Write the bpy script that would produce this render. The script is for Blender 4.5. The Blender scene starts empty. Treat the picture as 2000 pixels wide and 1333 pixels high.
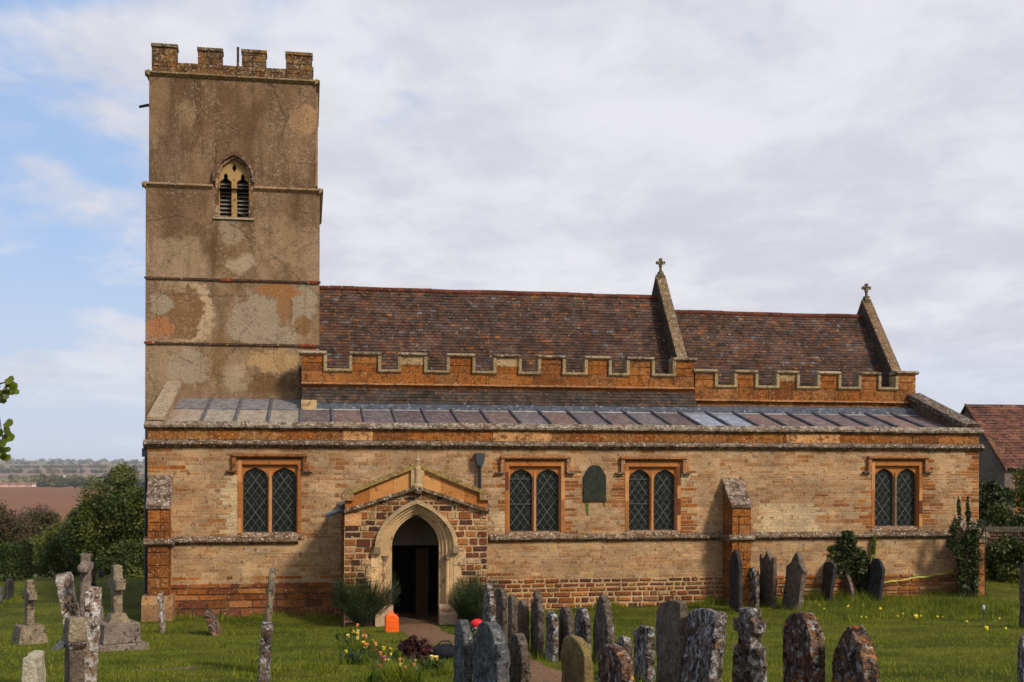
import bpy, bmesh, math, random
import numpy as np
from mathutils import Vector, Matrix
R = math.radians
random.seed(7); np.random.seed(7)
S = bpy.context.scene
COL = S.collection
# ------------------------------------------------------------------ camera
F = 2300.0; EYE = 4.03; ROLL = -0.003; A = R(9.8); D0 = 31.5
cam = bpy.data.cameras.new('camera'); co = bpy.data.objects.new('camera', cam); COL.objects.link(co)
co.location = (0, 0, EYE); co.rotation_euler = (R(90), ROLL, 0)
cam.sensor_width = 36; cam.lens = F/2000*36; cam.shift_y = 233.5/2000
cam.clip_start = 0.1; cam.clip_end = 40000
S.camera = co
S.render.resolution_x = 1024; S.render.resolution_y = 682
# ------------------------------------------------------------------ light
SUN_EL = R(38); SUN_AZ = R(36)       # azimuth from the wall normal towards the east end
wa = SUN_AZ + A
sd = Vector((math.sin(wa)*math.cos(SUN_EL), -math.cos(wa)*math.cos(SUN_EL), math.sin(SUN_EL)))
sl = bpy.data.lights.new('sun', 'SUN'); sl.energy = 3.4; sl.angle = R(9); sl.color = (1, .93, .83)
so = bpy.data.objects.new('sun', sl); COL.objects.link(so)
so.rotation_euler = sd.to_track_quat('Z', 'Y').to_euler(); so.location = sd*40
S.view_settings.view_transform = 'Standard'; S.view_settings.look = 'None'
S.view_settings.gamma = 1; S.view_settings.exposure = 0
W = bpy.data.worlds.new('World'); S.world = W; W.use_nodes = True

class NT:
    def __init__(s, tree): s.t = tree; s.n = tree.nodes; s.l = tree.links
    def add(s, typ, **kw):
        n = s.n.new('ShaderNode'+typ)
        for k, v in kw.items(): setattr(n, k, v)
        return n
    def con(s, node, key, val):
        sock = node.inputs[key]
        if isinstance(val, bpy.types.NodeSocket): s.l.new(val, sock)
        elif val is not None: sock.default_value = val
    def math(s, op, a, b=None, clamp=False):
        n = s.add('Math', operation=op, use_clamp=clamp); s.con(n, 0, a)
        if b is not None: s.con(n, 1, b)
        return n.outputs[0]
    def vmath(s, op, a, b=None):
        n = s.add('VectorMath', operation=op); s.con(n, 0, a)
        if b is not None: s.con(n, 1, b)
        return n.outputs[0]
    def noise(s, vec, scale, detail=4, rough=.55, dist=0):
        n = s.add('TexNoise'); s.con(n, 'Vector', vec); s.con(n, 'Scale', scale); s.con(n, 'Detail', detail)
        s.con(n, 'Roughness', rough); s.con(n, 'Distortion', dist); return n.outputs[0]
    def ramp(s, fac, lo, hi, smooth=True):
        n = s.add('MapRange'); n.interpolation_type = 'SMOOTHSTEP' if smooth else 'LINEAR'
        s.con(n, 0, fac); s.con(n, 1, lo); s.con(n, 2, hi); return n.outputs[0]
    def mix(s, fac, a, b, mode='MIX'):
        n = s.add('Mix', data_type='RGBA', blend_type=mode)
        s.con(n, 0, fac); s.con(n, 6, a); s.con(n, 7, b); return n.outputs[2]
    def scale(s, vec, sc):
        n = s.add('Mapping'); s.con(n, 'Vector', vec); n.inputs['Scale'].default_value = sc; return n.outputs[0]

def lin(c): c = c/255; return c/12.92 if c <= .04045 else ((c+.055)/1.055)**2.4
def C(r, g, b, k=1.0): return (lin(r)*k, lin(g)*k, lin(b)*k, 1)

w = NT(W.node_tree); bg = w.n['Background']
sky = w.add('TexSky', sky_type='NISHITA', sun_disc=False); sky.sun_elevation = SUN_EL
sky.sun_rotation = math.atan2(sd.x, sd.y); sky.air_density = 1.0; sky.dust_density = 1.2
tc = w.add('TexCoord'); sep = w.add('SeparateXYZ'); w.l.new(tc.outputs['Generated'], sep.inputs[0])
den = w.math('ADD', w.math('MAXIMUM', sep.outputs[2], 0), .17)
cv = w.add('CombineXYZ'); w.con(cv, 0, w.math('DIVIDE', sep.outputs[0], den)); w.con(cv, 1, w.math('DIVIDE', sep.outputs[1], den)); w.con(cv, 2, 3.7)
n1 = w.noise(w.scale(cv.outputs[0], (1.0, .8, 1)), 1.5, 8, .55, .12)
n2 = w.noise(w.scale(cv.outputs[0], (1.0, .8, 1)), 3.1, 9, .6, .15)
side = w.math('MULTIPLY', w.math('SUBTRACT', sep.outputs[0], -.04), .5)
m = w.ramp(w.math('ADD', n1, side), .30, .44)
low = w.ramp(sep.outputs[2], .015, .13)
cl = w.mix(w.ramp(n2, .33, .66), (6.5, 6.55, 7.35, 1), (8.1, 8.1, 8.65, 1))
clear = w.mix(.7, sky.outputs[0], (4.4, 6.2, 9.6, 1))
clear = w.mix(w.math('MULTIPLY', w.ramp(sep.outputs[2], .22, .0), .85), clear, (6.3, 6.9, 8.1, 1))
m2 = w.math('MULTIPLY', m, w.math('ADD', w.math('MULTIPLY', low, .6), .4))
fin = w.mix(m2, clear, cl)
w.con(bg, 'Color', fin); bg.inputs['Strength'].default_value = .1

# ------------------------------------------------------------------ geometry helpers
ca, sa = math.cos(A), math.sin(A)
cr, sr = math.cos(ROLL), math.sin(ROLL)
def ray(px, py):
    dx = (px-1000)/F; dy = (900-py)/F
    return dx*cr+dy*sr, dy*cr-dx*sr
def wp(px, py, Y):
    dx, dz = ray(px, py); return Vector((dx*Y, Y, EYE+dz*Y))
def ch(px, py, v):                      # pixel -> (u, z) on the church plane at depth v
    dx, dz = ray(px, py)
    t = (v+D0*ca)/(ca-sa*dx)
    return ca*t*dx+sa*(t-D0), EYE+t*dz
def cu(px, v, py=900): return ch(px, py, v)[0]
def cz(px, py, v): return ch(px, py, v)[1]
def c2w(u, v): return (u*ca-v*sa, D0+u*sa+v*ca)
def w2c(x, y): return (x*ca+(y-D0)*sa, -x*sa+(y-D0)*ca)
def sm(t): t = max(0, min(1, t)); return t*t*(3-2*t)
def hnoise(x, y): return math.sin(x*1.3+y*.7)*math.sin(y*1.1-x*.4)
def ground(x, y):
    z = 0.0
    d = 28.5-y
    if d > 0: z += .083*d if d > 2 else .083*d*d/4*1.0 + .083*d*.5
    z += .02*max(0, min(x, 30))*sm((45-y)/15+.5)
    if y < 60: z += .018*hnoise(x*.8, y*.8)*sm((60-y)/20)
    # fall away north-west into the valley, roll up again towards the horizon
    t = max(0.0, y-40)
    fall = 31*(1-math.exp(-t/230))
    z -= fall
    if x < -16 and y > 20: z -= .05*min(-16-x, 20)*sm((y-20)/15)
    if x < -60: z -= 6*sm((-60-x)/200)*sm((y-20)/60)
    far = sm((y-2300)/5200)
    z += 32*far + (3.2*math.sin(x*.0011+1)+2.2*math.sin(x*.0031+y*.001))*far
    return z
def gp(px, py, lo=8, hi=45):
    dx, dz = ray(px, py)
    Y = lo
    while Y < hi:
        if EYE+dz*Y < ground(dx*Y, Y): break
        Y += .05
    return Vector((dx*Y, Y, ground(dx*Y, Y)))

class MB:
    def __init__(s): s.v = []; s.f = []; s.c = []
    def quad(s, pts, c=(1, 1, 1, 1)):
        i = len(s.v); s.v += [tuple(p) for p in pts]; s.f.append(tuple(range(i, i+len(pts)))); s.c.append(c)
    def box(s, x0, x1, y0, y1, z0, z1, c=(1, 1, 1, 1), ch_=0, skip=''):
        if x0 > x1: x0, x1 = x1, x0
        if y0 > y1: y0, y1 = y1, y0
        if z0 > z1: z0, z1 = z1, z0
        i = len(s.v)
        s.v += [(x0, y0, z0), (x1, y0, z0), (x1, y1, z0), (x0, y1, z0), (x0, y0, z1), (x1, y0, z1), (x1, y1, z1), (x0, y1, z1)]
        fs = {'d': (0, 3, 2, 1), 'u': (4, 5, 6, 7), 'f': (0, 1, 5, 4), 'r': (1, 2, 6, 5), 'b': (2, 3, 7, 6), 'l': (3, 0, 4, 7)}
        for k, f in fs.items():
            if k in skip: continue
            s.f.append(tuple(i+a for a in f)); s.c.append(c)
    def stone(s, x0, x1, z0, z1, yf, yb, c, b=.012):   # a block face in the v plane with softened arrises
        i = len(s.v); b = min(b, (x1-x0)*.2, (z1-z0)*.25)
        j = lambda: random.uniform(-b, b)*.6
        o = [(x0, yb, z0), (x1, yb, z0), (x1, yb, z1), (x0, yb, z1)]
        f = [(x0+b+j(), yf, z0+b+j()), (x1-b+j(), yf, z0+b+j()), (x1-b+j(), yf, z1-b+j()), (x0+b+j(), yf, z1-b+j())]
        s.v += o+f
        for q in ((4, 5, 6, 7), (0, 1, 5, 4), (1, 2, 6, 5), (2, 3, 7, 6), (3, 0, 4, 7)):
            s.f.append(tuple(i+a for a in q)); s.c.append(c)
    def prism(s, poly, axis, a0, a1, c=(1, 1, 1, 1)):   # poly in the two other axes
        def P(p, a):
            if axis == 'x': return (a, p[0], p[1])
            if axis == 'y': return (p[0], a, p[1])
            return (p[0], p[1], a)
        n = len(poly); i = len(s.v)
        s.v += [P(p, a0) for p in poly]+[P(p, a1) for p in poly]
        s.f.append(tuple(range(i, i+n))); s.c.append(c)
        s.f.append(tuple(range(i+2*n-1, i+n-1, -1))); s.c.append(c)
        for k in range(n):
            k2 = (k+1) % n
            s.f.append((i+k, i+k+n, i+k2+n, i+k2)); s.c.append(c)
    def tube(s, pts, r0, r1=None, n=8, c=(1, 1, 1, 1), cap=True):
        r1 = r0 if r1 is None else r1
        pts = [Vector(p) for p in pts]; rings = []
        for k, p in enumerate(pts):
            d = (pts[min(k+1, len(pts)-1)]-pts[max(k-1, 0)]).normalized()
            up = Vector((0, 0, 1)) if abs(d.z) < .9 else Vector((1, 0, 0))
            a = d.cross(up).normalized(); b = d.cross(a)
            r = r0+(r1-r0)*k/max(1, len(pts)-1)
            i = len(s.v); rings.append(i)
            s.v += [tuple(p+(a*math.cos(2*math.pi*q/n)+b*math.sin(2*math.pi*q/n))*r) for q in range(n)]
        for i, j in zip(rings, rings[1:]):
            for q in range(n):
                s.f.append((i+q, i+(q+1) % n, j+(q+1) % n, j+q)); s.c.append(c)
        if cap:
            s.f.append(tuple(rings[0]+q for q in range(n))[::-1]); s.c.append(c)
            s.f.append(tuple(rings[-1]+q for q in range(n))); s.c.append(c)
    def build(s, name, mat, parent=None, recalc=True, loc=None, rot=None, bevel=0):
        me = bpy.data.meshes.new(name); me.from_pydata(s.v, [], s.f)
        at = me.color_attributes.new('tone', 'FLOAT_COLOR', 'CORNER')
        arr = []
        for f, c in zip(s.f, s.c):
            for _ in f: arr += c
        at.data.foreach_set('color', arr)
        if recalc:
            bm = bmesh.new(); bm.from_mesh(me); bmesh.ops.recalc_face_normals(bm, faces=bm.faces); bm.to_mesh(me); bm.free()
        me.materials.append(mat); me.update()
        o = bpy.data.objects.new(name, me); COL.objects.link(o)
        if parent: o.parent = parent
        if loc is not None: o.location = loc
        if rot is not None: o.rotation_euler = rot
        if bevel:
            md = o.modifiers.new('bevel', 'BEVEL'); md.width = bevel; md.segments = 2; md.limit_method = 'ANGLE'; md.angle_limit = R(35)
        return o
def tag(o, label=None, cat=None, group=None, kind=None):
    if label: o['label'] = label
    if cat: o['category'] = cat
    if group: o['group'] = group
    if kind: o['kind'] = kind
    return o
def empty(name, loc=(0, 0, 0), rot=0):
    o = bpy.data.objects.new(name, None); COL.objects.link(o); o.location = loc; o.rotation_euler = (0, 0, rot)
    o.empty_display_size = .2
    return o
def copy_tree(o, parent=None):
    c = o.copy(); COL.objects.link(c); c.parent = parent
    for chd in [k for k in bpy.data.objects if k.parent == o]: copy_tree(chd, c)
    return c
def npmesh(name, verts, nper, mat, parent=None, smooth=False):     # verts: (N*nper,3) independent polygons
    N = len(verts)//nper
    me = bpy.data.meshes.new(name); me.vertices.add(len(verts)); me.vertices.foreach_set('co', np.asarray(verts, dtype=np.float32).ravel())
    me.loops.add(N*nper); me.loops.foreach_set('vertex_index', np.arange(N*nper, dtype=np.int32))
    me.polygons.add(N); me.polygons.foreach_set('loop_start', np.arange(0, N*nper, nper, dtype=np.int32))
    me.polygons.foreach_set('loop_total', np.full(N, nper, dtype=np.int32))
    me.update(calc_edges=True); me.materials.append(mat)
    o = bpy.data.objects.new(name, me); COL.objects.link(o)
    if parent: o.parent = parent
    return o

# ------------------------------------------------------------------ materials
def newmat(name, rough=.9, spec=.2):
    m = bpy.data.materials.new(name); m.use_nodes = True
    b = m.node_tree.nodes['Principled BSDF']; b.inputs['Roughness'].default_value = rough
    b.inputs['Specular IOR Level'].default_value = spec
    return m, NT(m.node_tree), b
def bump(t, b, h, strength=.4, dist=.02):
    n = t.add('Bump'); n.inputs['Strength'].default_value = strength; n.inputs['Distance'].default_value = dist
    t.con(n, 'Height', h); t.con(b, 'Normal', n.outputs[0])
def objvec(t, rnd=False):
    tcn = t.add('TexCoord'); v = tcn.outputs['Object']
    if rnd:
        oi = t.add('ObjectInfo'); v = t.vmath('ADD', v, t.vmath('SCALE', oi.outputs['Location'], None)) if False else v
        k = t.math('MULTIPLY', oi.outputs['Random'], 37.0)
        cx = t.add('CombineXYZ'); t.con(cx, 0, k); t.con(cx, 1, k); t.con(cx, 2, k)
        v = t.vmath('ADD', v, cx.outputs[0])
    return v
def plain(name, col, rough=.6, spec=.3, metal=0, var=.0, sc=6):
    m, t, b = newmat(name, rough, spec); b.inputs['Metallic'].default_value = metal
    v = objvec(t)
    n = t.noise(v, sc, 5, .6)
    d = tuple(x*(1-var) for x in col[:3])+(1,); l = tuple(min(1, x*(1+var)) for x in col[:3])+(1,)
    t.con(b, 'Base Color', t.mix(t.ramp(n, .3, .7), d, l)); return m
def stone_attr(name, white=0., dark=0., orange=0., lsc=7, big=.25, fine=.3, bst=.5, wcol=C(190, 178, 165), dcol=C(52, 42, 34)):
    """masonry whose block colour is the 'tone' attribute, weathered by noise, with lichen"""
    m, t, b = newmat(name, .95, .1); v = objvec(t)
    at = t.add('Attribute', attribute_name='tone'); c = at.outputs['Color']
    nb = t.noise(t.scale(v, (1, 1, 1.6)), .9, 6, .6, .3); nf = t.noise(v, 26, 5, .7)
    c = t.mix(t.ramp(nb, .35, .68), t.mix(1, c, (1-big, 1-big, 1-big, 1), 'MULTIPLY'), c)
    nm_ = t.noise(v, 6, 5, .65)
    c = t.mix(t.math('MULTIPLY', t.ramp(nm_, .42, .62), .55), c, t.mix(1, c, (1.22, 1.16, 1.1, 1), 'MULTIPLY'))
    c = t.mix(t.ramp(nf, .3, .7), t.mix(1, c, (1-fine, 1-fine, 1-fine*1.1, 1), 'MULTIPLY'), t.mix(1, c, (1+fine*.5,)*3+(1,), 'MULTIPLY'))
    if dark:
        nd = t.noise(v, lsc*.6, 6, .7); c = t.mix(t.math('MULTIPLY', t.ramp(nd, .62-dark*.25, .70-dark*.2), .8), c, dcol)
    if orange:
        no = t.noise(v, lsc*.5, 5, .7); c = t.mix(t.ramp(no, .68-orange*.2, .74-orange*.2), c, C(158, 104, 34))
    if white:
        nw = t.noise(t.scale(v, (1, 1, 1)), lsc*1.7, 5, .65); c = t.mix(t.ramp(nw, .66-white*.22, .70-white*.2), c, wcol)
    t.con(b, 'Base Color', c); bump(t, b, t.math('ADD', nf, t.noise(v, 9, 4)), bst, .03); return m
def grave_mat(name, c1, c2, white, orange, dark=.0, wcol=C(196, 198, 200), green=0):
    m, t, b = newmat(name, .95, .12); v = objvec(t, True)
    na = t.noise(v, 5, 6, .65); c = t.mix(t.ramp(na, .35, .65), c1, c2)
    nf = t.noise(v, 40, 4, .7); c = t.mix(t.ramp(nf, .3, .7), t.mix(1, c, (.62, .62, .62, 1), 'MULTIPLY'), t.mix(1, c, (1.25, 1.22, 1.2, 1), 'MULTIPLY'))
    if green: c = t.mix(t.math('MULTIPLY', t.ramp(t.noise(v, 3, 4), .45, .7), green), c, C(70, 72, 30))
    if dark: c = t.mix(t.ramp(t.noise(v, 12, 7, .75), .58-dark*.2, .66-dark*.2), c, C(34, 27, 24))
    if orange: c = t.mix(t.ramp(t.noise(v, 7, 8, .75, .4), .66-orange*.22, .74-orange*.22), c, t.mix(t.ramp(na, .4, .6), C(150, 72, 28), C(196, 130, 38)))
    if white:
        vo = t.noise(v, 10, 10, .8, .6); c = t.mix(t.ramp(vo, .62-white*.2, .72-white*.2), c, t.mix(t.ramp(nf, .35, .65), t.mix(1, wcol, (.6, .6, .6, 1), 'MULTIPLY'), wcol))
    t.con(b, 'Base Color', c); bump(t, b, t.math('ADD', nf, t.math('MULTIPLY', t.noise(v, 11, 5), 2)), .7, .02); return m
def leaf_mat(name, dark, light, third=None, sss=.15, sc=1.2):
    m, t, b = newmat(name, .55, .3)
    g = t.add('NewGeometry'); v = objvec(t)
    c = t.mix(g.outputs['Random Per Island'], dark, light)
    nn = t.noise(v, sc, 3); c = t.mix(t.ramp(nn, .4, .65), t.mix(1, c, (.55, .6, .6, 1), 'MULTIPLY'), c)
    if third:
        r2 = t.ramp(t.noise(v, sc*.6, 2), .5, .62); c = t.mix(t.math('MULTIPLY', r2, .7), c, third)
    t.con(b, 'Base Color', c)
    tr = t.add('BsdfTranslucent'); t.con(tr, 'Color', t.mix(1, c, (1.5, 1.6, .8, 1), 'MULTIPLY'))
    mx = t.add('MixShader'); mx.inputs[0].default_value = sss
    out = t.n['Material Output']; t.l.new(b.outputs[0], mx.inputs[1]); t.l.new(tr.outputs[0], mx.inputs[2]); t.l.new(mx.outputs[0], out.inputs[0])
    return m

M_wall = stone_attr('rubble_masonry', white=.2, dark=.28, big=.34, fine=.34, lsc=11, dcol=C(96, 66, 46), wcol=C(196, 176, 150))
M_orange = stone_attr('ironstone_ashlar', white=.26, dark=.5, big=.36, fine=.45, lsc=12, dcol=C(92, 54, 28), wcol=C(190, 160, 120))
M_dress = stone_attr('dressed_stone', white=.0, dark=.12, big=.2, fine=.12, lsc=9, bst=.25)
M_cope = stone_attr('lichened_coping', white=.42, dark=.7, orange=.3, lsc=9, bst=.9, wcol=C(188, 176, 160), dcol=C(82, 60, 42))
M_copetrim = stone_attr('mossy_trim', white=.4, dark=.4, orange=.4, lsc=14, wcol=C(184, 172, 158), dcol=C(84, 66, 50))
M_pale = stone_attr('pale_limestone', white=.1, dark=.3, big=.3, fine=.25, bst=.35, dcol=C(120, 92, 66))
M_tile = stone_attr('clay_tiles', white=.03, dark=.45, orange=.16, lsc=7, big=.42, dcol=C(48, 40, 34), fine=.25, bst=.3)
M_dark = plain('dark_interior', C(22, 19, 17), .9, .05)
M_lead = None
def lead_mat():
    m, t, b = newmat('weathered_lead', .75, .2); v = objvec(t)
    at = t.add('Attribute', attribute_name='tone'); c = at.outputs['Color']
    n = t.noise(t.scale(v, (1.5, .6, 1)), 4, 6, .65); c = t.mix(t.ramp(n, .35, .65), t.mix(1, c, (.7, .68, .68, 1), 'MULTIPLY'), t.mix(1, c, (1.15, 1.15, 1.18, 1), 'MULTIPLY'))
    nw = t.noise(v, 9, 6, .7); c = t.mix(t.math('MULTIPLY', t.ramp(nw, .56, .66), .7), c, C(165, 162, 162))
    t.con(b, 'Base Color', c); bump(t, b, n, .2, .02); return m
M_lead = lead_mat()
M_iron = plain('black_iron', C(28, 29, 34), .45, .5)
M_slate = plain('slate', C(46, 50, 50), .7, .3, var=.25)

# ------------------------------------------------------------------ terrain
def axis(vals): return sorted(set(round(v, 3) for v in vals))
xs = axis([x*.6 for x in range(-50, 51)]+[s*(30+((k/26)**3.2)*9000) for k in range(1, 27) for s in (-1, 1)])
ys = axis([y*.5 for y in range(-10, 110)]+[-5-(k/5)**2*200 for k in range(1, 6)]+[55+((k/60)**2.6)*9000 for k in range(1, 61)])
tv = [(x, y, ground(x, y)) for y in ys for x in xs]; nx = len(xs)
tf = [(j*nx+i, j*nx+i+1, (j+1)*nx+i+1, (j+1)*nx+i) for j in range(len(ys)-1) for i in range(nx-1)]
me = bpy.data.meshes.new('ground'); me.from_pydata(tv, [], tf)
for p in me.polygons: p.use_smooth = True
gr = bpy.data.objects.new('ground', me); COL.objects.link(gr); tag(gr, kind='structure')
m, t, b = newmat('churchyard_and_fields', .95, .1); v = objvec(t); sp = t.add('SeparateXYZ'); t.l.new(v, sp.inputs[0])
n1 = t.noise(v, .55, 6, .6); n2 = t.noise(v, 9, 5, .7)
lawn = t.mix(t.ramp(n1, .38, .62), C(62, 68, 12), C(98, 96, 26)); lawn = t.mix(t.ramp(n2, .3, .7), t.mix(1, lawn, (.6, .62, .6, 1), 'MULTIPLY'), lawn)
lawn = t.mix(t.math('MULTIPLY', t.ramp(t.noise(v, 1.7, 4, .6), .60, .70), .5), lawn, C(112, 92, 48))
plough = t.mix(t.ramp(t.noise(t.scale(v, (.01, .05, 1)), 1.0, 5), .3, .7), C(112, 72, 44), C(126, 84, 52))
vor = t.add('TexVoronoi'); t.con(vor, 'Vector', t.scale(v, (.0016, .0028, 0))); t.con(vor, 'Scale', 1.0)
hv = t.add('SeparateColor'); t.l.new(vor.outputs['Color'], hv.inputs[0])
patch = t.mix(t.ramp(hv.outputs[0], .30, .34), C(92, 98, 58), C(128, 98, 80)); patch = t.mix(t.ramp(hv.outputs[1], .72, .75), patch, C(74, 82, 48))
y = sp.outputs[1]
c = t.mix(t.ramp(y, 75, 110), lawn, C(72, 76, 36)); c = t.mix(t.ramp(y, 330, 350), c, plough); c = t.mix(t.ramp(y, 1730, 1750), c, patch)
t.con(b, 'Base Color', c); bump(t, b, n2, .5, .05); me.materials.append(m)

# path
M_path = plain('gravel_path', C(112, 84, 62), .95, .1, var=.4, sc=14)
pp = [gp(812, 1222), gp(838, 1240), gp(890, 1256), gp(955, 1280), gp(1040, 1318), wp(1120, 1380, 12.5), wp(1250, 1500, 8.5)]
pts = []
for a_, b_ in zip(pp, pp[1:]):
    for k in range(8): pts.append(a_.lerp(b_, k/8))
pts.append(pp[-1])
for k in range(3): pts = [pts[0]]+[(pts[i-1]+pts[i]*2+pts[i+1])/4 for i in range(1, len(pts)-1)]+[pts[-1]]
pv = []; path_pts = [(p.x, p.y) for p in pts]
for k, p in enumerate(pts):
    d = (pts[min(k+1, len(pts)-1)]-pts[max(k-1, 0)]); d.z = 0; d.normalize(); n = Vector((d.y, -d.x, 0)); hw = .62
    for q in (-1, -.5, 0, .5, 1):
        o_ = p+n*(hw*q*(1+.12*math.sin(k*1.7+q)))
        pv.append((o_.x, o_.y, ground(o_.x, o_.y)+(.03 if abs(q) < 1 else -.02)))
pf = [(k*5+q, k*5+q+1, k*5+q+6, k*5+q+5) for k in range(len(pts)-1) for q in range(4)]
me = bpy.data.meshes.new('path'); me.from_pydata(pv, [], pf); me.materials.append(M_path)
po = bpy.data.objects.new('path', me); COL.objects.link(po); tag(po, kind='structure')
def near_path(x, y, d=.62): return any((x-a_)**2+(y-b_)**2 < d*d for a_, b_ in path_pts[::2])

# ------------------------------------------------------------------ CHURCH
church = empty('church', (0, D0, 0), A)
tag(church, 'ironstone village church with square west tower, battlemented nave, lead aisle roof and south porch', 'church')
def jit(c, a=.12):
    k = 1+random.uniform(-a, a); h = random.uniform(-.04, .04)
    return (min(1, c[0]*k*(1+h)), c[1]*k, max(0, c[2]*k*(1-h)), 1)
def pick(cols): return jit(random.choice(cols), .09)
K = 1.0
TAN = [C(188, 150, 108, K), C(182, 143, 102, K), C(194, 158, 117, K), C(185, 147, 108, K), C(178, 138, 98, K), C(178, 134, 92, K), C(192, 157, 119, K), C(172, 126, 84, K)]
ORG = [C(168, 102, 48, K), C(154, 90, 40, K), C(174, 112, 58, K), C(138, 82, 42, K), C(160, 104, 58, K), C(164, 98, 44, K)]
ORGW = [C(170, 114, 66), C(160, 106, 60), C(176, 124, 76), C(150, 98, 60)]
RED = [C(144, 82, 46, K), C(126, 68, 42, K), C(156, 94, 54, K), C(112, 64, 46, K), C(166, 110, 66, K), C(138, 90, 62, K)]
DRK = [C(108, 62, 44, K), C(92, 56, 48, K), C(140, 82, 44, K), C(160, 98, 50, K), C(150, 92, 52, K), C(172, 112, 60, K), C(84, 52, 42, K)]
MORT = C(196, 164, 122, K); PALE = C(214, 158, 106, K); CREAM = C(205, 176, 138, K)

uL, uR = cu(288, 0, 900), cu(1912, 0, 900)
LX = 300
zS0, zS1 = cz(LX, 1065, 0), cz(LX, 1052, 0)            # sill string
zU0, zU1 = cz(LX, 873, 0), cz(LX, 861, 0)              # string below parapet band
zC0, zC1 = cz(LX, 838, 0), cz(LX, 822, 0)              # coping

def sub_iv(iv, ex):
    out = []
    for a, b in iv:
        cur = [(a, b)]
        for c, d in ex:
            nw = []
            for p, q in cur:
                if d <= p or c >= q: nw.append((p, q)); continue
                if c > p: nw.append((p, c))
                if d < q: nw.append((d, q))
            cur = nw
        out += cur
    return out
def rubble(mb, u0, u1, z0, z1, v, hrange, lrange, pal, excl, gap=.008, dep=(.004, .022), back=.03, b=.01):
    """courses of separate blocks with excl(z0,z1)-> list of intervals left out"""
    z = z0
    while z < z1-.01:
        h = random.uniform(*hrange)
        if z+h > z1-.04: h = z1-z
        for a, e in sub_iv([(u0, u1)], excl(z, z+h)):
            u = a
            while u < e-.005:
                l = random.uniform(*lrange)*(1 if random.random() > .15 else .55)
                if u+l > e-.09: l = e-u
                g = gap*random.uniform(.6, 1.4)
                if l > 2.5*g and h > 2.5*g:
                    mb.stone(u+g, u+l-g, z+g, z+h-g, v-random.uniform(*dep), v+back, pal(u+l/2, z+h/2), b)
                u += l
        z += h
def backing(mb, u0, u1, z0, z1, v, excl, col, step=.06):
    z = z0
    while z < z1-1e-6:
        h = min(step, z1-z)
        for a, e in sub_iv([(u0, u1)], excl(z, z+h)): mb.quad([(a, v, z), (e, v, z), (e, v, z+h), (a, v, z+h)], col)
        z += h

# windows of the aisle: px left/right of the lights (outer), top of lights, bottom
WIN = [(475, 579, 912, 1040), (995, 1092, 915, 1038), (1228, 1318, 916, 1036), (1707, 1789, 914, 1028)]
wins = []
for (a, b_, t_, bt) in WIN:
    ua, ub = cu(a, .12), cu(b_, .12); wins.append((ua, ub, cz((a+b_)/2, t_, .12), cz((a+b_)/2, bt, .12)))
FR = .13
pD = 2.25   # porch depth
pu0, pu1 = cu(673, -pD), cu(953, -pD)
def ex_aisle(z0, z1):
    r = []
    for ua, ub, zt, zb in wins:
        if z1 > zb-.02 and z0 < zt+.22: r.append((ua-FR, ub+FR))
    if z0 < 2.75: r.append((doorc-.62, doorc+.62))
    return r
doorc = cu(812, 0)
pale_patch = [(1480, 985, 1600, 1040), (1330, 925, 1350, 945), (965, 1000, 990, 1040), (440, 930, 470, 1040)]
pale_uz = [(cu(a, 0), cz(a, d, 0), cu(c_, 0), cz(a, b_, 0)) for a, b_, c_, d in pale_patch]
def pal_aisle(u, z):
    r = random.random()
    for a, z0, c_, z1 in pale_uz:
        if a < u < c_ and z0 < z < z1: return jit(C(206, 178, 136))
    for ua, ub, zt, zb in wins:
        if zb-.1 < z < zt+.2 and (abs(u-ua) < .42 or abs(u-ub) < .42) and r < .55: return pick(ORG)
    if u > uR-.6 and (int(z*3.1) % 2 or u > uR-.25) and r < .85: return pick(ORG)
    if u < uL+1.1 and z > 3.6 and r < .6 and int(z*3) % 2: return pick(ORG)
    if z < zS0 and z > .9:
        if z < 1.02 and u < 0 and r < .5: return pick(ORG)
        return pick(TAN+[C(190, 150, 100), C(198, 160, 112)])
    # faint rusty runs
    k = math.sin(u*.9+1.3)*math.sin(z*2.3+u*.5)
    if r < .06+.11*k: return pick(ORGW)
    return pick(TAN)
wall = MB()
rubble(wall, uL, uR, .86, zU0, 0, (.06, .12), (.14, .5), pal_aisle, ex_aisle, gap=.0035, dep=(.001, .005), b=.005)
backing(wall, uL, uR, -.3, zU0, .0015, ex_aisle, C(196, 164, 128))
wall.box(uL, uR, .5, .6, -.3, 3.9, TAN[0], skip='f') if False else None
def pal_plinth(u, z):
    if u < cu(650, 0):
        return pick(RED+ORG) if z > .2 else pick([C(120, 74, 50), C(140, 88, 58), C(104, 62, 46)])
    if u > cu(1560, 0): return pick(ORG+RED[:1]+TAN[4:6])
    return pick(RED+RED+ORG+TAN[:1]+[C(96, 60, 48)])
aisle_wall = wall.build('aisle_wall', M_wall, church)
pl = MB()
ex_p = lambda a, b_: [(doorc-.62, doorc+.62)]
rubble(pl, uL, cu(655, 0), -.25, .86, -.05, (.14, .24), (.3, .8), pal_plinth, ex_p, gap=.008, back=.06, b=.015)
rubble(pl, cu(655, 0), cu(1415, 0), -.25, .86, -.03, (.11, .19), (.16, .5), pal_plinth, ex_p, gap=.022, back=.035, b=.02)
rubble(pl, cu(1415, 0), uR, -.25, .86, -.04, (.09, .17), (.25, .7), pal_plinth, ex_p, gap=.01, back=.05, b=.02)
backing(pl, uL, uR, -.3, .86, -.005, ex_p, MORT)
pl.build('plinth', M_wall, church)
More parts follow.
